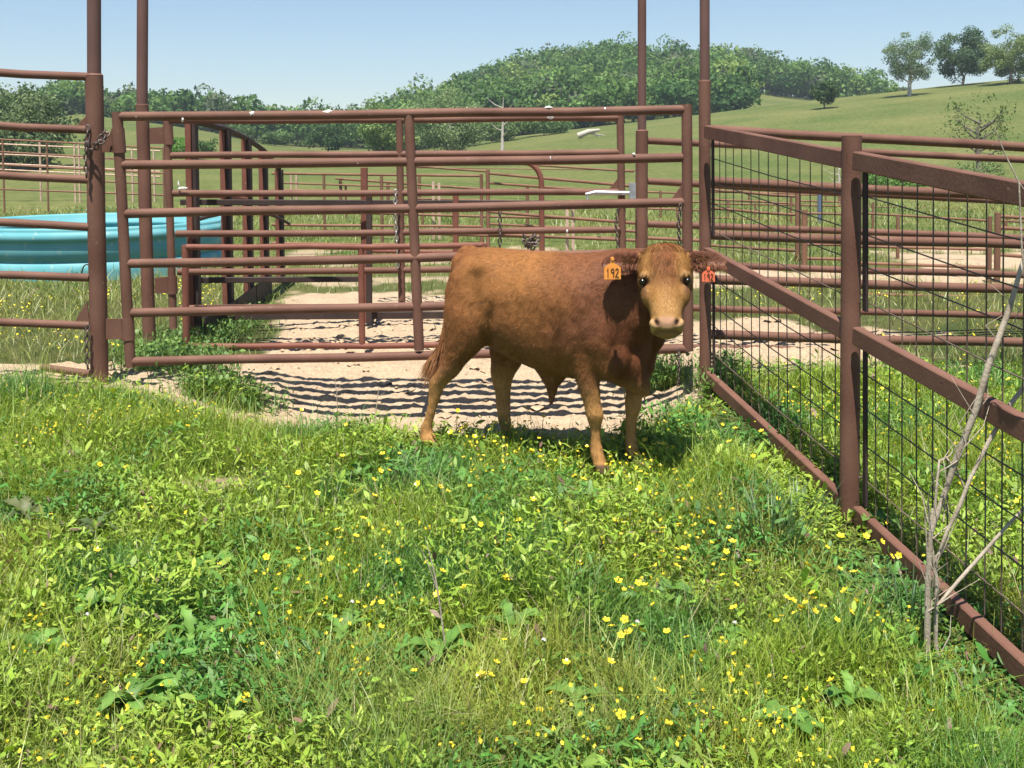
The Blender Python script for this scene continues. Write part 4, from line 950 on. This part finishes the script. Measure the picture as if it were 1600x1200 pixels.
C = blend(C, (.36, .20, .125), nosep*.85)
for s in (-1, 1):
    C = blend(C, (.03, .014, .01), 1.4*np.exp(-(((ht-.425-(s*hrr-.046)*-.9)/.026)**2+((hrr-s*.046)/.0165)**2)**1.5)*(hnn > -.01))
    C = blend(C, (.10, .045, .022), 1.2*gauss(.184, s*.104, .02, .026, .036, .05)); C = blend(C, (.55, .38, .2), .25*gauss(.145, s*.105, .03, .009, .03, .04))
    C = blend(C, (.16, .08, .04), .6*gauss(.225, s*.1, .01, .03, .012, .04))
    a0, ax_, up_, nr, L_ = EAR[s]; q = V-a0; la = q@ax_; lu = q@up_; ln = q@nr
    inear = (la > .01) & (la < L_+.02) & (np.abs(lu) < .07) & (np.abs(ln) < .05) & (np.abs(hrr) > .125) & (ht < .12)
    C = blend(C, (.095, .033, .017), inear*.95)
    C = blend(C, (.36, .19, .13), inear*smooth((.02-np.abs(lu+.015))/.02)*smooth((la-.06)/.04)*(NR@nr > .2)*.8)
C = blend(C, (.12, .06, .035), .6*np.exp(-((ht-.468)/.005)**2)*inhead*(np.abs(hrr) < .075))
C = np.clip(C*(1+.10*(fbm(bu*18+bv*9, bz*18, 3, 230)-.5)[:, None]), .004, 1)
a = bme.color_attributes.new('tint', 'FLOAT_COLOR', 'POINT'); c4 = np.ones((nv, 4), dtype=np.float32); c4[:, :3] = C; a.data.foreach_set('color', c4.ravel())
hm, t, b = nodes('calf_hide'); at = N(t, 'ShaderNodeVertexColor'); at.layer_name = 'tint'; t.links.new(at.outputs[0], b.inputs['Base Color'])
b.inputs['Roughness'].default_value = .65; b.inputs['Specular IOR Level'].default_value = .12
tc = N(t, 'ShaderNodeTexCoord'); nb = N(t, 'ShaderNodeTexNoise'); nb.inputs['Scale'].default_value = 120; t.links.new(tc.outputs['Object'], nb.inputs['Vector'])
bp = N(t, 'ShaderNodeBump'); bp.inputs['Strength'].default_value = .25; bp.inputs['Distance'].default_value = .006; t.links.new(nb.outputs[0], bp.inputs['Height']); t.links.new(bp.outputs[0], b.inputs['Normal'])
bme.materials.clear(); bme.materials.append(hm)
bme.polygons.foreach_set('use_smooth', np.ones(len(bme.polygons), dtype=bool)); bme.update()
calf = empty('calf', (.3, 5.7, GZ_f), 'red brown bull calf standing side on with its face turned to the camera', 'calf')
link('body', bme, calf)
# short coat strands
def coat():
    r_ = np.random.default_rng(9)
    bme.calc_loop_triangles(); nt_ = len(bme.loop_triangles); T = np.zeros(nt_*3, dtype=np.int32); bme.loop_triangles.foreach_get('vertices', T); T = T.reshape(-1, 3)
    A, B, Cc_ = V2[T[:, 0]], V2[T[:, 1]], V2[T[:, 2]]; nrm = np.cross(B-A, Cc_-A); ar = np.linalg.norm(nrm, axis=1)/2; nn = nrm/(2*ar[:, None]+1e-12)
    n = 130000; ti = r_.choice(nt_, n, p=ar/ar.sum()); u_ = r_.random((n, 2)); f = u_.sum(1) > 1; u_[f] = 1-u_[f]
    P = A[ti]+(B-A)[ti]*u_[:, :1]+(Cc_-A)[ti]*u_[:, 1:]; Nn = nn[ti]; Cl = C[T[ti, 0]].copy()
    h_, r1, n1 = hloc(P); u1, v1, z1 = bloc(P)
    hd_ = (np.abs(r1) < .15) & (h_ > -.08) & (h_ < .52) & (n1 > -.13)
    keep = ~(hd_ & (h_ > .37)) & ~(hd_ & (np.abs(h_-.182) < .026) & (np.abs(np.abs(r1)-.112) < .03) & (n1 > -.03)) & (z1 > -.075)
    P, Nn, Cl, u1, v1, z1, hd_, h_, r1 = [q[keep] for q in (P, Nn, Cl, u1, v1, z1, hd_, h_, r1)]; n = len(P)
    flow = -AX[None]*.8+np.array([0, 0, -.75])[None]; flow = np.repeat(flow, n, 0)
    flow[z1 < .35] = np.array([0, 0, -1.0]); flow[hd_] = hf*(1.0)+np.outer(r1[hd_]*3, hr)
    cu = fbm(u1*20+v1*8, z1*20, 2, 240)-.5; cv = fbm(u1*20+40, z1*20+v1*7, 2, 241)-.5
    amt = np.where(hd_, 1.8, 2.6)[:, None]
    flow = flow+AX*(cu[:, None]*amt)+Zv*(cv[:, None]*amt)
    flow -= Nn*(flow*Nn).sum(1)[:, None]; flow /= np.linalg.norm(flow, axis=1)[:, None]+1e-9
    D = flow+Nn*r_.uniform(.04, .24, n)[:, None]+r_.normal(0, .12, (n, 3)); D /= np.linalg.norm(D, axis=1)[:, None]
    L = r_.uniform(.010, .021, n)*np.where(hd_ & (h_ < .15), 1.9, 1.0)
    S = np.cross(D, Nn); S /= np.linalg.norm(S, axis=1)[:, None]+1e-9; wd = r_.uniform(.0007, .0013, n)[:, None]
    VV = np.stack([P-S*wd, P+S*wd, P+D*L[:, None]], 1); fl_ = (fbm(u1*45+v1*20, z1*45, 2, 260) > .63) & ~hd_ & (z1 < .75) & (u1 < -.1); k = (r_.normal(1.04, .22, (n, 1)))*(1+.75*cu[:, None])*np.where(fl_, .72, 1)[:, None]
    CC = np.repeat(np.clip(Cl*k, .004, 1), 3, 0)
    # tail switch, ear fringe, forelock
    ex = []
    def tuft(c0, c1, n_, spread, sag, Lr, colr, wdt=.0012):
        s = r_.random((n_, 1)); p = np.asarray(c0)*(1-s)+np.asarray(c1)*s+r_.normal(0, .006, (n_, 3))
        d = np.asarray(sag)[None]+r_.normal(0, spread, (n_, 3)); d /= np.linalg.norm(d, axis=1)[:, None]; L_ = r_.uniform(*Lr, n_)[:, None]
        sd = np.cross(d, np.array([0, 1., 0])); sd /= np.linalg.norm(sd, axis=1)[:, None]+1e-9
        d2 = d+np.array([0, 0, -.5]); d2 /= np.linalg.norm(d2, axis=1)[:, None]; m1 = p+d*L_*.5; m2 = m1+d2*L_*.5
        vv = np.stack([p-sd*wdt, p+sd*wdt, m1+sd*wdt, p-sd*wdt, m1+sd*wdt, m1-sd*wdt, m1-sd*wdt, m1+sd*wdt, m2], 1).reshape(-1, 3)
        ex.append((vv, np.repeat(np.clip(np.array(colr)*r_.normal(1, .25, (n_, 1)), .01, 1), 9, 0)))
    tuft(cw(-.985, -.035, .50), cw(-1.03, -.05, .36), 900, .13, (-.22, 0, -1), (.10, .24), (.20, .085, .035), .0014)
    tuft(cw(-1.01, -.04, .42), cw(-1.04, -.05, .36), 500, .22, (-.45, 0, -1), (.10, .22), (.26, .12, .05), .0014)
    for s in (-1, 1):
        a0, ax_, up_, nr, L_ = EAR[s]
        tuft(a0+ax_*.05-up_*.03+nr*.01, a0+ax_*(L_*.95)-up_*.02, 200, .35, -up_*.9+nr*.4+ax_*.3, (.015, .045), (.15, .06, .03), .0011)
        tuft(a0+ax_*.02+nr*.012, a0+ax_*.10+nr*.012, 260, .4, ax_*1.0+nr*.6-up_*.2, (.02, .05), (.17, .075, .035), .0011)
    V_all = np.concatenate([VV.reshape(-1, 3)]+[e_[0] for e_ in ex]); C_all = np.concatenate([CC]+[e_[1] for e_ in ex])
    mm, t, b = nodes('calf_hair'); at = N(t, 'ShaderNodeVertexColor'); at.layer_name = 'tint'; t.links.new(at.outputs[0], b.inputs['Base Color']); b.inputs['Roughness'].default_value = .6; b.inputs['Specular IOR Level'].default_value = .12
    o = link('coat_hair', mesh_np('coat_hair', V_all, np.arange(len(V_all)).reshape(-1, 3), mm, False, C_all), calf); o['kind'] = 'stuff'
coat()
em, t, b = nodes('eye_dark'); b.inputs['Base Color'].default_value = (.012, .008, .007, 1); b.inputs['Roughness'].default_value = .08
for s in (-1, 1):
    mb = MB(); ellip(mb, hd(.182, s*.107, .014), hr*.018, hf*.015, hn*.021, 12); o = mb.build('eye', em, calf); o.data.polygons.foreach_set('use_smooth', [True]*len(o.data.polygons))
    for q, tt in ((-1, .165),):                                  # lids
        pts_ = [Vector(hd(tt+q*-.004*math.cos(a)*1.5, s*(.107+.0)+math.sin(a)*.021, .027-abs(math.sin(a))*.016)) for a in [i*math.pi/8-math.pi/2 for i in range(9)]]
        mb = MB(); mb.tube(pts_, [.0015]+[.003]*7+[.0015], 8); mb.build('eyelid', hm2 if False else noisemat('lid', (.20, .10, .045), (.27, .14, .06), 20, .7, 0), calf)
# ear tags
TAGO = noisemat('orange_tag', (.80, .28, .04), (.86, .34, .07), 30, .4, .02); TAGR = noisemat('coral_tag', (.80, .16, .07), (.85, .2, .1), 30, .4, .02)
INK = noisemat('tag_ink', (.05, .02, .01), (.07, .03, .02), 30, .6, 0)
DIG = {'1': [[(.35, .8), (.5, 1), (.5, 0)]],
       '9': [[(.85, .75), (.6, 1), (.25, .9), (.2, .65), (.45, .5), (.8, .62), (.85, .85), (.8, .3), (.7, 0)]],
       '2': [[(.15, .8), (.4, 1), (.75, .9), (.75, .65), (.4, .3), (.1, .02), (.5, .06), (.9, 0)]]}
def eartag(c, w_, h_, mat, ink, yaw, neck, label):
    ex = Vector((math.cos(yaw), math.sin(yaw), 0)); ez = Vector((0, 0, 1)); en = Vector((math.sin(yaw), -math.cos(yaw), 0)); c = Vector(c)
    out = [(-.5, -.5), (.5, -.5), (.5, .22), (.30, .40), (.12, .5), (.10, .5+neck), (-.10, .5+neck), (-.12, .5), (-.30, .40), (-.5, .22)]
    v = [c+ex*x*w_+ez*y*h_+en*.0015 for x, y in out]+[c+ex*x*w_+ez*y*h_-en*.0015 for x, y in out]; k = len(out)
    mb = MB(); mb.add(v, [tuple(range(k)), tuple(range(2*k-1, k-1, -1))]+[(i, i+k, (i+1) % k+k, (i+1) % k) for i in range(k)])
    o = mb.build('ear_tag', mat, calf); o['label'] = label
    mb = MB(); mb.tube([c+ez*h_*(.5+neck)-en*.004, c+ez*h_*(.5+neck)+en*.006], [.009, .008], 12); s_ = mb.build('tag_button', mat, o)
    for i, ch in enumerate('192'):
        mb = MB(); cwid = w_*.25; x0 = -w_*.40+i*w_*.275; hh = h_*.55; z0 = -h_*.36
        for st in DIG[ch]:
            P_ = [c+ex*(x0+p[0]*cwid)+ez*(z0+p[1]*hh)+en*.0026 for p in st]
            mb.tube(P_, ink, 6)
        d_ = mb.build('numeral', INK, o)
    return o
eartag((U(957, 424, 5.19)), .080, .076, TAGO, .0023, .05, .30, 'orange ear tag marked 192')
eartag((U(1107, 431, 5.18)), .060, .056, TAGR, .0020, -.2, .12, 'small coral red ear tag marked 192')

# ------------------------------------------------------------------ foreground plants
def dead_stem():
    Y = 3.78
    b = U(1449, 1045, Y); g = float(H(b.x, Y)); e = empty('dead_weed', (b.x, Y, g), 'tall grey dead weed stalk with bent branches by the mesh fence', 'dead weed')
    def br(name, pts, rad, Yy=None, parent=e):
        pts = [U(x, y, yy) for x, y, yy in pts]; mb = MB(); mb.tube(pts, rad, 8); return mb.build(name, STICK, parent)
    br('stem', [(1447, 1075, Y), (1449, 1000, Y), (1450, 900, Y), (1455, 830, Y), (1457, 795, Y)], [.012, .012, .011, .009, .004])
    br('stem', [(1468, 1060, Y), (1462, 1000, Y), (1463, 900, Y), (1455, 850, Y), (1450, 780, Y)], [.008, .008, .007, .006, .003])
    br('branch', [(1455, 830, Y), (1480, 760, Y), (1495, 715, Y-.02), (1525, 640, Y-.04), (1545, 570, Y-.05), (1560, 530, Y-.05), (1578, 480, Y-.05), (1598, 410, Y-.05), (1625, 340, Y)], [.010, .010, .0115, .012, .0115, .011, .010, .008, .005])
    br('branch', [(1462, 880, Y), (1480, 830, Y), (1500, 790, Y), (1515, 750, Y), (1545, 690, Y), (1580, 630, Y), (1612, 590, Y)], [.007, .007, .008, .007, .008, .009, .008])
    br('branch', [(1466, 945, Y), (1500, 905, Y), (1540, 860, Y), (1575, 820, Y), (1625, 770, Y)], [.006, .007, .007, .006, .005])
    br('branch', [(1455, 850, Y), (1462, 780, Y), (1468, 720, Y), (1478, 715, Y), (1495, 735, Y), (1508, 765, Y)], [.005, .005, .005, .005, .004, .003])
    br('branch', [(1470, 720, Y), (1484, 712, Y), (1500, 690, Y)], [.003, .003, .001])
    br('branch', [(1450, 900, Y), (1447, 830, Y), (1443, 770, Y)], [.003, .003, .001])
    br('branch', [(1468, 870, Y), (1478, 850, Y), (1500, 800, Y)], [.003, .003, .001])
    rr = np.random.default_rng(3)
    for k in range(16):
        x0 = rr.uniform(1446, 1475); y0 = rr.uniform(720, 1040); x1 = x0+rr.normal(8, 22); y1 = y0-rr.uniform(25, 90); xm = (x0+x1)/2+rr.normal(0, 8)
        br('twig', [(x0, y0, Y-.01), (xm, (y0+y1)/2, Y-.02+rr.normal(0, .03)), (x1, y1, Y+rr.normal(0, .05))], [.0028, .002, .0008])
    for k in range(9):
        q = rr.random(); x0 = 1470+110*q; y0 = 790-280*q; br('twig', [(x0, y0, Y-.03), (x0+rr.normal(0, 18), y0-rr.uniform(15, 50), Y-.05), (x0+rr.normal(0, 30), y0-rr.uniform(50, 90), Y)], [.0025, .0018, .0007])
    e2 = empty('bent_cane', U(1590, 420, 3.5), 'thin pale dry cane leaning across the top right corner', 'dead weed')
    mb = MB(); mb.tube([U(1552, 195, 3.5), U(1570, 240, 3.5), U(1592, 285, 3.5), U(1596, 380, 3.5), U(1606, 480, 3.5), U(1640, 700, 3.5), Vector((U(1650, 900, 3.5).x, 3.5, -.33))], [.001, .002, .003, .0035, .004, .005, .006], 7); mb.build('stem', STICK, e2)
    mb = MB(); mb.tube([U(1592, 285, 3.5), U(1603, 300, 3.5), U(1620, 330, 3.5)], [.002, .0015, .001], 6); mb.build('branch', STICK, e2)
    e3 = empty('dry_stalk', U(695, 1010, 3.75), 'thin brown dry stalk leaning in the grass below the calf', 'dead weed')
    mb = MB(); mb.tube([U(697, 1020, 3.75), U(688, 950, 3.75), U(680, 900, 3.75), U(664, 838, 3.75)], [.004, .0035, .003, .001], 7); mb.build('stem', STICK, e3)
    mb = MB(); mb.tube([U(684, 925, 3.75), U(672, 890, 3.74), U(657, 855, 3.74)], [.002, .002, .001], 6); mb.build('branch', STICK, e3)
    e4 = empty('dry_stalk', U(1500, 1090, 3.55), 'short bleached stick standing in the grass at lower right', 'dead weed')
    mb = MB(); mb.tube([U(1512, 1105, 3.55), U(1502, 1070, 3.55), U(1490, 1045, 3.55)], [.005, .004, .003], 7); mb.build('stem', STICK, e4)
    for i, (x0, y0, x1, y1, Yd, lb) in enumerate([(530, 640, 524, 590, 6.55, 'thin weed stalk on the dirt edge left of the calf'), (583, 640, 592, 605, 6.45, 'short forked weed stalk on the dirt edge behind the calf')]):
        e5 = empty('weed_stalk', U(x0, y0, Yd), lb, 'weed'); mb = MB(); mb.tube([U(x0, y0+40, Yd), U(x1, y1, Yd)], [.004, .002], 6); mb.build('stem', STICK, e5)
        mb = MB(); mb.tube([U((x0+x1)/2, (y0+y1)/2, Yd), U(x1+9, y1+8, Yd)], [.002, .001], 6); mb.build('branch', STICK, e5)
dead_stem()

# rosettes and tussocks as single plants
def rosette(name, label, px, py, nl, L0, W0, c1, c2, group, upright=.5):
    x, y = ground_at(px, py); g = float(H(x, y))+.02; e = empty(name, (x, y, g), label, 'weed', group)
    r_ = np.random.default_rng(int(px*7+py)); mbv = []
    for k in range(nl):
        L = L0*r_.uniform(.7, 1.2); W = W0*r_.uniform(.8, 1.2); az = k*2.4+r_.normal(0, .3); tl = r_.normal(upright, .2)
        n = 9; mb = MB(); vs = []; d = Vector((math.cos(az), math.sin(az), 0)); sd = Vector((-math.sin(az), math.cos(az), 0)); p = Vector((x, y, g)); ang = tl+.5
        for i in range(n):
            s = i/(n-1); wv = W*.5*(math.sin(math.pi*(s*.85+.08))**.8)*(1 if i in (0, n-1) else (1.25 if i % 2 else .72))
            if i == n-1: wv = .001
            wave = Vector((0, 0, r_.normal(0, .004)))
            vs += [p-sd*wv+Vector((0, 0, wv*.35))+wave, Vector(p), p+sd*wv+Vector((0, 0, wv*.35))-wave]
            p = p+(d*math.cos(ang)+Vector((0, 0, math.sin(ang))))*(L/(n-1)); ang -= (.12+.08*r_.random())*2.2/1.6
        fs = []
        for i in range(n-1): fs += [(3*i, 3*i+1, 3*i+4, 3*i+3), (3*i+1, 3*i+2, 3*i+5, 3*i+4)]
        t_ = r_.random(); c = (np.array(c1)*(1-t_)+np.array(c2)*t_)*r_.normal(1, .1)
        cc = np.tile(c, (len(vs), 1)); cc[1::3] *= 1.2; cc *= np.repeat(1+.12*r_.normal(0, 1, n), 3)[:, None]
        link('leaf', mesh_np('leaf', np.array([list(v) for v in vs]), np.array(fs), LEAFM, True, cc), e)
    return e
GR = 'broad leaved weeds in the grass'
B1, B2 = (.075, .17, .03), (.14, .25, .05)
for r_ in ros: rosette('leafy_weed', r_[5], r_[0], r_[1], r_[2], r_[3], r_[4], (.07, .11, .04) if 'purple' in r_[5] else B1, (.11, .12, .05) if 'purple' in r_[5] else B2, GR)
def tussock(label, px, py, n, h0, rad):
    x, y = ground_at(px, py); g = float(H(x, y)); P = np.stack([rng.normal(x, rad, n), rng.normal(y, rad*.8, n)], -1)
    P = np.column_stack([P, H(P[:, 0], P[:, 1])-.01]); az = np.arctan2(P[:, 1]-y, P[:, 0]-x)+rng.normal(0, .5, n)
    bl = blades(P, rng.uniform(.6, 1.1, n)*h0, rng.uniform(.005, .009, n), rng.uniform(.05, .4, n), az, np.abs(rng.normal(.35, .3, n)), pal(n, (.075, .155, .055), (.13, .22, .085)), 5)
    tag(link('grass_tussock', mesh_np('grass_tussock', bl[0], bl[1], GRASSM, False, bl[2])), label, 'grass tussock', 'coarse grass tussocks')
for a in [('blue green tussock left of the near mesh fence post', 1200, 850, 130, .27, .09), ('tussock below the hind leg of the calf', 655, 770, 90, .22, .08), ('tussock by the bottom rail of the mesh fence', 1255, 800, 60, .15, .07), ('tussock at the left edge below the side panel', 30, 640, 110, .26, .10),
          ('tussock in front of the calf front hooves', 880, 800, 50, .15, .06), ('tussock in the left middle of the meadow', 420, 830, 60, .17, .08), ('tussock right of the folded pale leaves', 1090, 960, 50, .16, .05), ('tussock against the far end of the bottom mesh rail', 1060, 650, 70, .14, .07), ('tussock at the lower right under the mesh rail', 1420, 960, 70, .2, .08), ('bright tussock left of the thick gate post foot', 75, 650, 50, .2, .03)]: tussock(*a)

# buttercups: one built, then copied
def flower_mesh():
    mb = MB(); vs = []; fs = []
    for k in range(5):
        a = k*2*math.pi/5; d = Vector((math.cos(a), math.sin(a), 0)); s = Vector((-math.sin(a), math.cos(a), 0)); R_ = .0105
        o = len(vs); vs += [Vector((0, 0, 0)), d*R_*.55-s*R_*.42+Vector((0, 0, .002)), d*R_-s*R_*.25+Vector((0, 0, .0045)), d*R_*1.02+s*R_*.25+Vector((0, 0, .0045)), d*R_*.55+s*R_*.42+Vector((0, 0, .002))]
        fs.append((o, o+1, o+2, o+3, o+4))
    mb.add(vs, fs); n1 = len(mb.f)
    mb.add([(.003*math.cos(i), .003*math.sin(i), .003) for i in np.arange(0, 6.28, 1.05)]+[(0, 0, .006)], [(i, (i+1) % 6, 6) for i in range(6)]); n2 = len(mb.f)
    mb.tube([(0, 0, 0), (.004, .002, -.05), (0, 0, -.12)], .0011, 4, False)
    me = bpy.data.meshes.new('buttercup'); me.from_pydata(mb.v, [], mb.f)
    pm, t, b = nodes('yellow_petal'); b.inputs['Base Color'].default_value = (.80, .62, .03, 1); b.inputs['Roughness'].default_value = .35
    cm, t, b = nodes('flower_centre'); b.inputs['Base Color'].default_value = (.65, .42, .03, 1); gm, t, b = nodes('flower_stem'); b.inputs['Base Color'].default_value = (.12, .2, .05, 1)
    for q in (pm, cm, gm): me.materials.append(q)
    me.polygons.foreach_set('material_index', [0]*n1+[1]*(n2-n1)+[2]*(len(mb.f)-n2)); me.update(); return me
fm = flower_mesh(); LBL = 'small yellow buttercup flower on a thin stem in the meadow'
clusters = [(1030, 730, 11, 30, 14), (1060, 850, 12, 60, 40), (945, 770, 9, 60, 30), (700, 840, 18, 70, 30), (640, 750, 12, 60, 30), (760, 690, 20, 60, 18), (1240, 985, 14, 22, 16), (1160, 690, 8, 40, 15), (1170, 930, 16, 60, 40), (985, 970, 8, 30, 15), (770, 1105, 7, 25, 12), (1030, 1080, 8, 60, 50), (595, 1005, 3, 10, 10), (370, 1135, 3, 12, 6), (480, 850, 10, 90, 60), (930, 1040, 8, 60, 40),
            (1340, 880, 6, 50, 30), (130, 860, 8, 90, 50), (560, 720, 10, 60, 30), (860, 860, 12, 90, 60), (1190, 800, 8, 60, 50), (1120, 640, 4, 20, 8), (1300, 940, 7, 40, 60), (800, 940, 9, 120, 50), (660, 960, 7, 120, 60), (330, 730, 8, 120, 50), (1100, 1150, 6, 120, 40), (1480, 1120, 3, 60, 40)]
cnt = 0; fr = np.random.default_rng(77)
for (cx, cy, n, sx, sy) in clusters:
    for k in range(n):
        if cnt >= 288: break
        px, py = fr.normal(cx, sx), fr.normal(cy, sy)
        if py < 655: py = 665
        px = min(max(px, 5), 1500)
        x, y = ground_at(px, py+14)
        if dirt(np.float64(x), np.float64(y)) > .5 and not (660 < px < 850): continue
        o = bpy.data.objects.new('buttercup', fm); col.objects.link(o); o.location = (x, y, float(H(x, y))+fr.uniform(.10, .15)); s = fr.uniform(.95, 1.6); o.scale = (s, s, s)
        o.rotation_euler = (fr.normal(.35, .35), fr.normal(0, .35), fr.random()*6.28); tag(o, LBL, 'flower', 'buttercups in the meadow'); cnt += 1
# yellow haze of flowers beyond the panel, too many and small to count
def more_buttercups():
    n = 2600; X, Y = scatter(n*2, 2.9, 6.6, .6); m_ = fbm(X*1.6+3, Y*1.6, 3, 310)+.12*np.exp(-((X-.45)/.8)**2)-.04
    k = (m_ > .515) & (dirt(X, Y) < .2); X, Y = X[k], Y[k]; n = len(X)
    P = np.stack([X, Y, H(X, Y)+rng.uniform(.06, .14, n)], -1); d = np.tile([0, -.45, 1.0], (n, 1))
    V1, F1, C1 = quads(P, d, rng.uniform(.006, .011, n), np.tile([.62, .48, .03], (n, 1)), rng)
    V3, F3, C3 = quads(P+.0015, d, rng.uniform(.006, .010, n), np.tile([.62, .50, .03], (n, 1)), rng)
    o = join([(V1, F1, C1), (V3, F3, C3)])
    tag(link('small_buttercups', mesh_np('small_buttercups', o[0], o[1], LEAFM, False, o[2])), 'countless tiny half open buttercups low in the meadow', 'flowers', kind='stuff')
more_buttercups()
def farflowers():
    X = np.concatenate([rng.uniform(-7, -2.6, 1500), rng.uniform(1.5, 5, 900)]); Y = np.concatenate([rng.uniform(7.9, 12.6, 1500), rng.uniform(4.2, 12, 900)])
    k = (fbm(X*1.2, Y*1.2, 2, 300) > .47) & (dirt(X, Y) < .3); X, Y = X[k], Y[k]
    k = X > np.interp(Y, [2.8, 4.86, 6.9], [1.9, 1.65, 1.35]); k |= X < 0; X, Y = X[k], Y[k]; n = len(X)
    P = np.stack([X, Y, H(X, Y)+rng.uniform(.1, .18, n)], -1); d = np.tile([0, -.4, 1.0], (n, 1))
    V_, F_, C_ = quads(P, d, rng.uniform(.008, .014, n), np.tile([.78, .62, .04], (n, 1)), rng)
    tag(link('distant_buttercups', mesh_np('distant_buttercups', V_, F_, LEAFM, False, C_)), 'haze of tiny yellow flowers beyond the fences', 'flowers', kind='stuff')
farflowers()
# white clover heads
def clover():
    mb = MB(); r_ = np.random.default_rng(4)
    for k in range(26):
        d = Vector(r_.normal(0, 1, 3)).normalized(); d.z = abs(d.z)*.8; p = d*.009; mb.tube([p*.3, p], [.002, .0006], 4)
    n1 = len(mb.f); mb.tube([(0, 0, 0), (.003, 0, -.06), (0, 0, -.13)], .0012, 4, False)
    me = bpy.data.meshes.new('clover_flower'); me.from_pydata(mb.v, [], mb.f); a_ = noisemat('clover_white', (.55, .47, .45), (.75, .7, .68), 40, .8, 0); me.materials.append(a_); gm, t, b = nodes('clover_stem'); b.inputs['Base Color'].default_value = (.13, .2, .06, 1); me.materials.append(gm)
    me.polygons.foreach_set('material_index', [0]*n1+[1]*(len(mb.f)-n1))
    for px, py, lb in [(551, 990, 'white clover head at the lower left of centre'), (996, 1022, 'white clover head below the folded pale leaves'), (1148, 1022, 'pinkish white clover head right of the lower centre'), (850, 1052, 'white clover head low in the centre'), (138, 1013, 'faded clover head among the bottom left rosettes')]:
        x, y = ground_at(px, py+14); o = bpy.data.objects.new('clover_flower', me); col.objects.link(o); o.location = (x, y, float(H(x, y))+.14); tag(o, lb, 'flower', 'clover heads in the meadow')
clover()
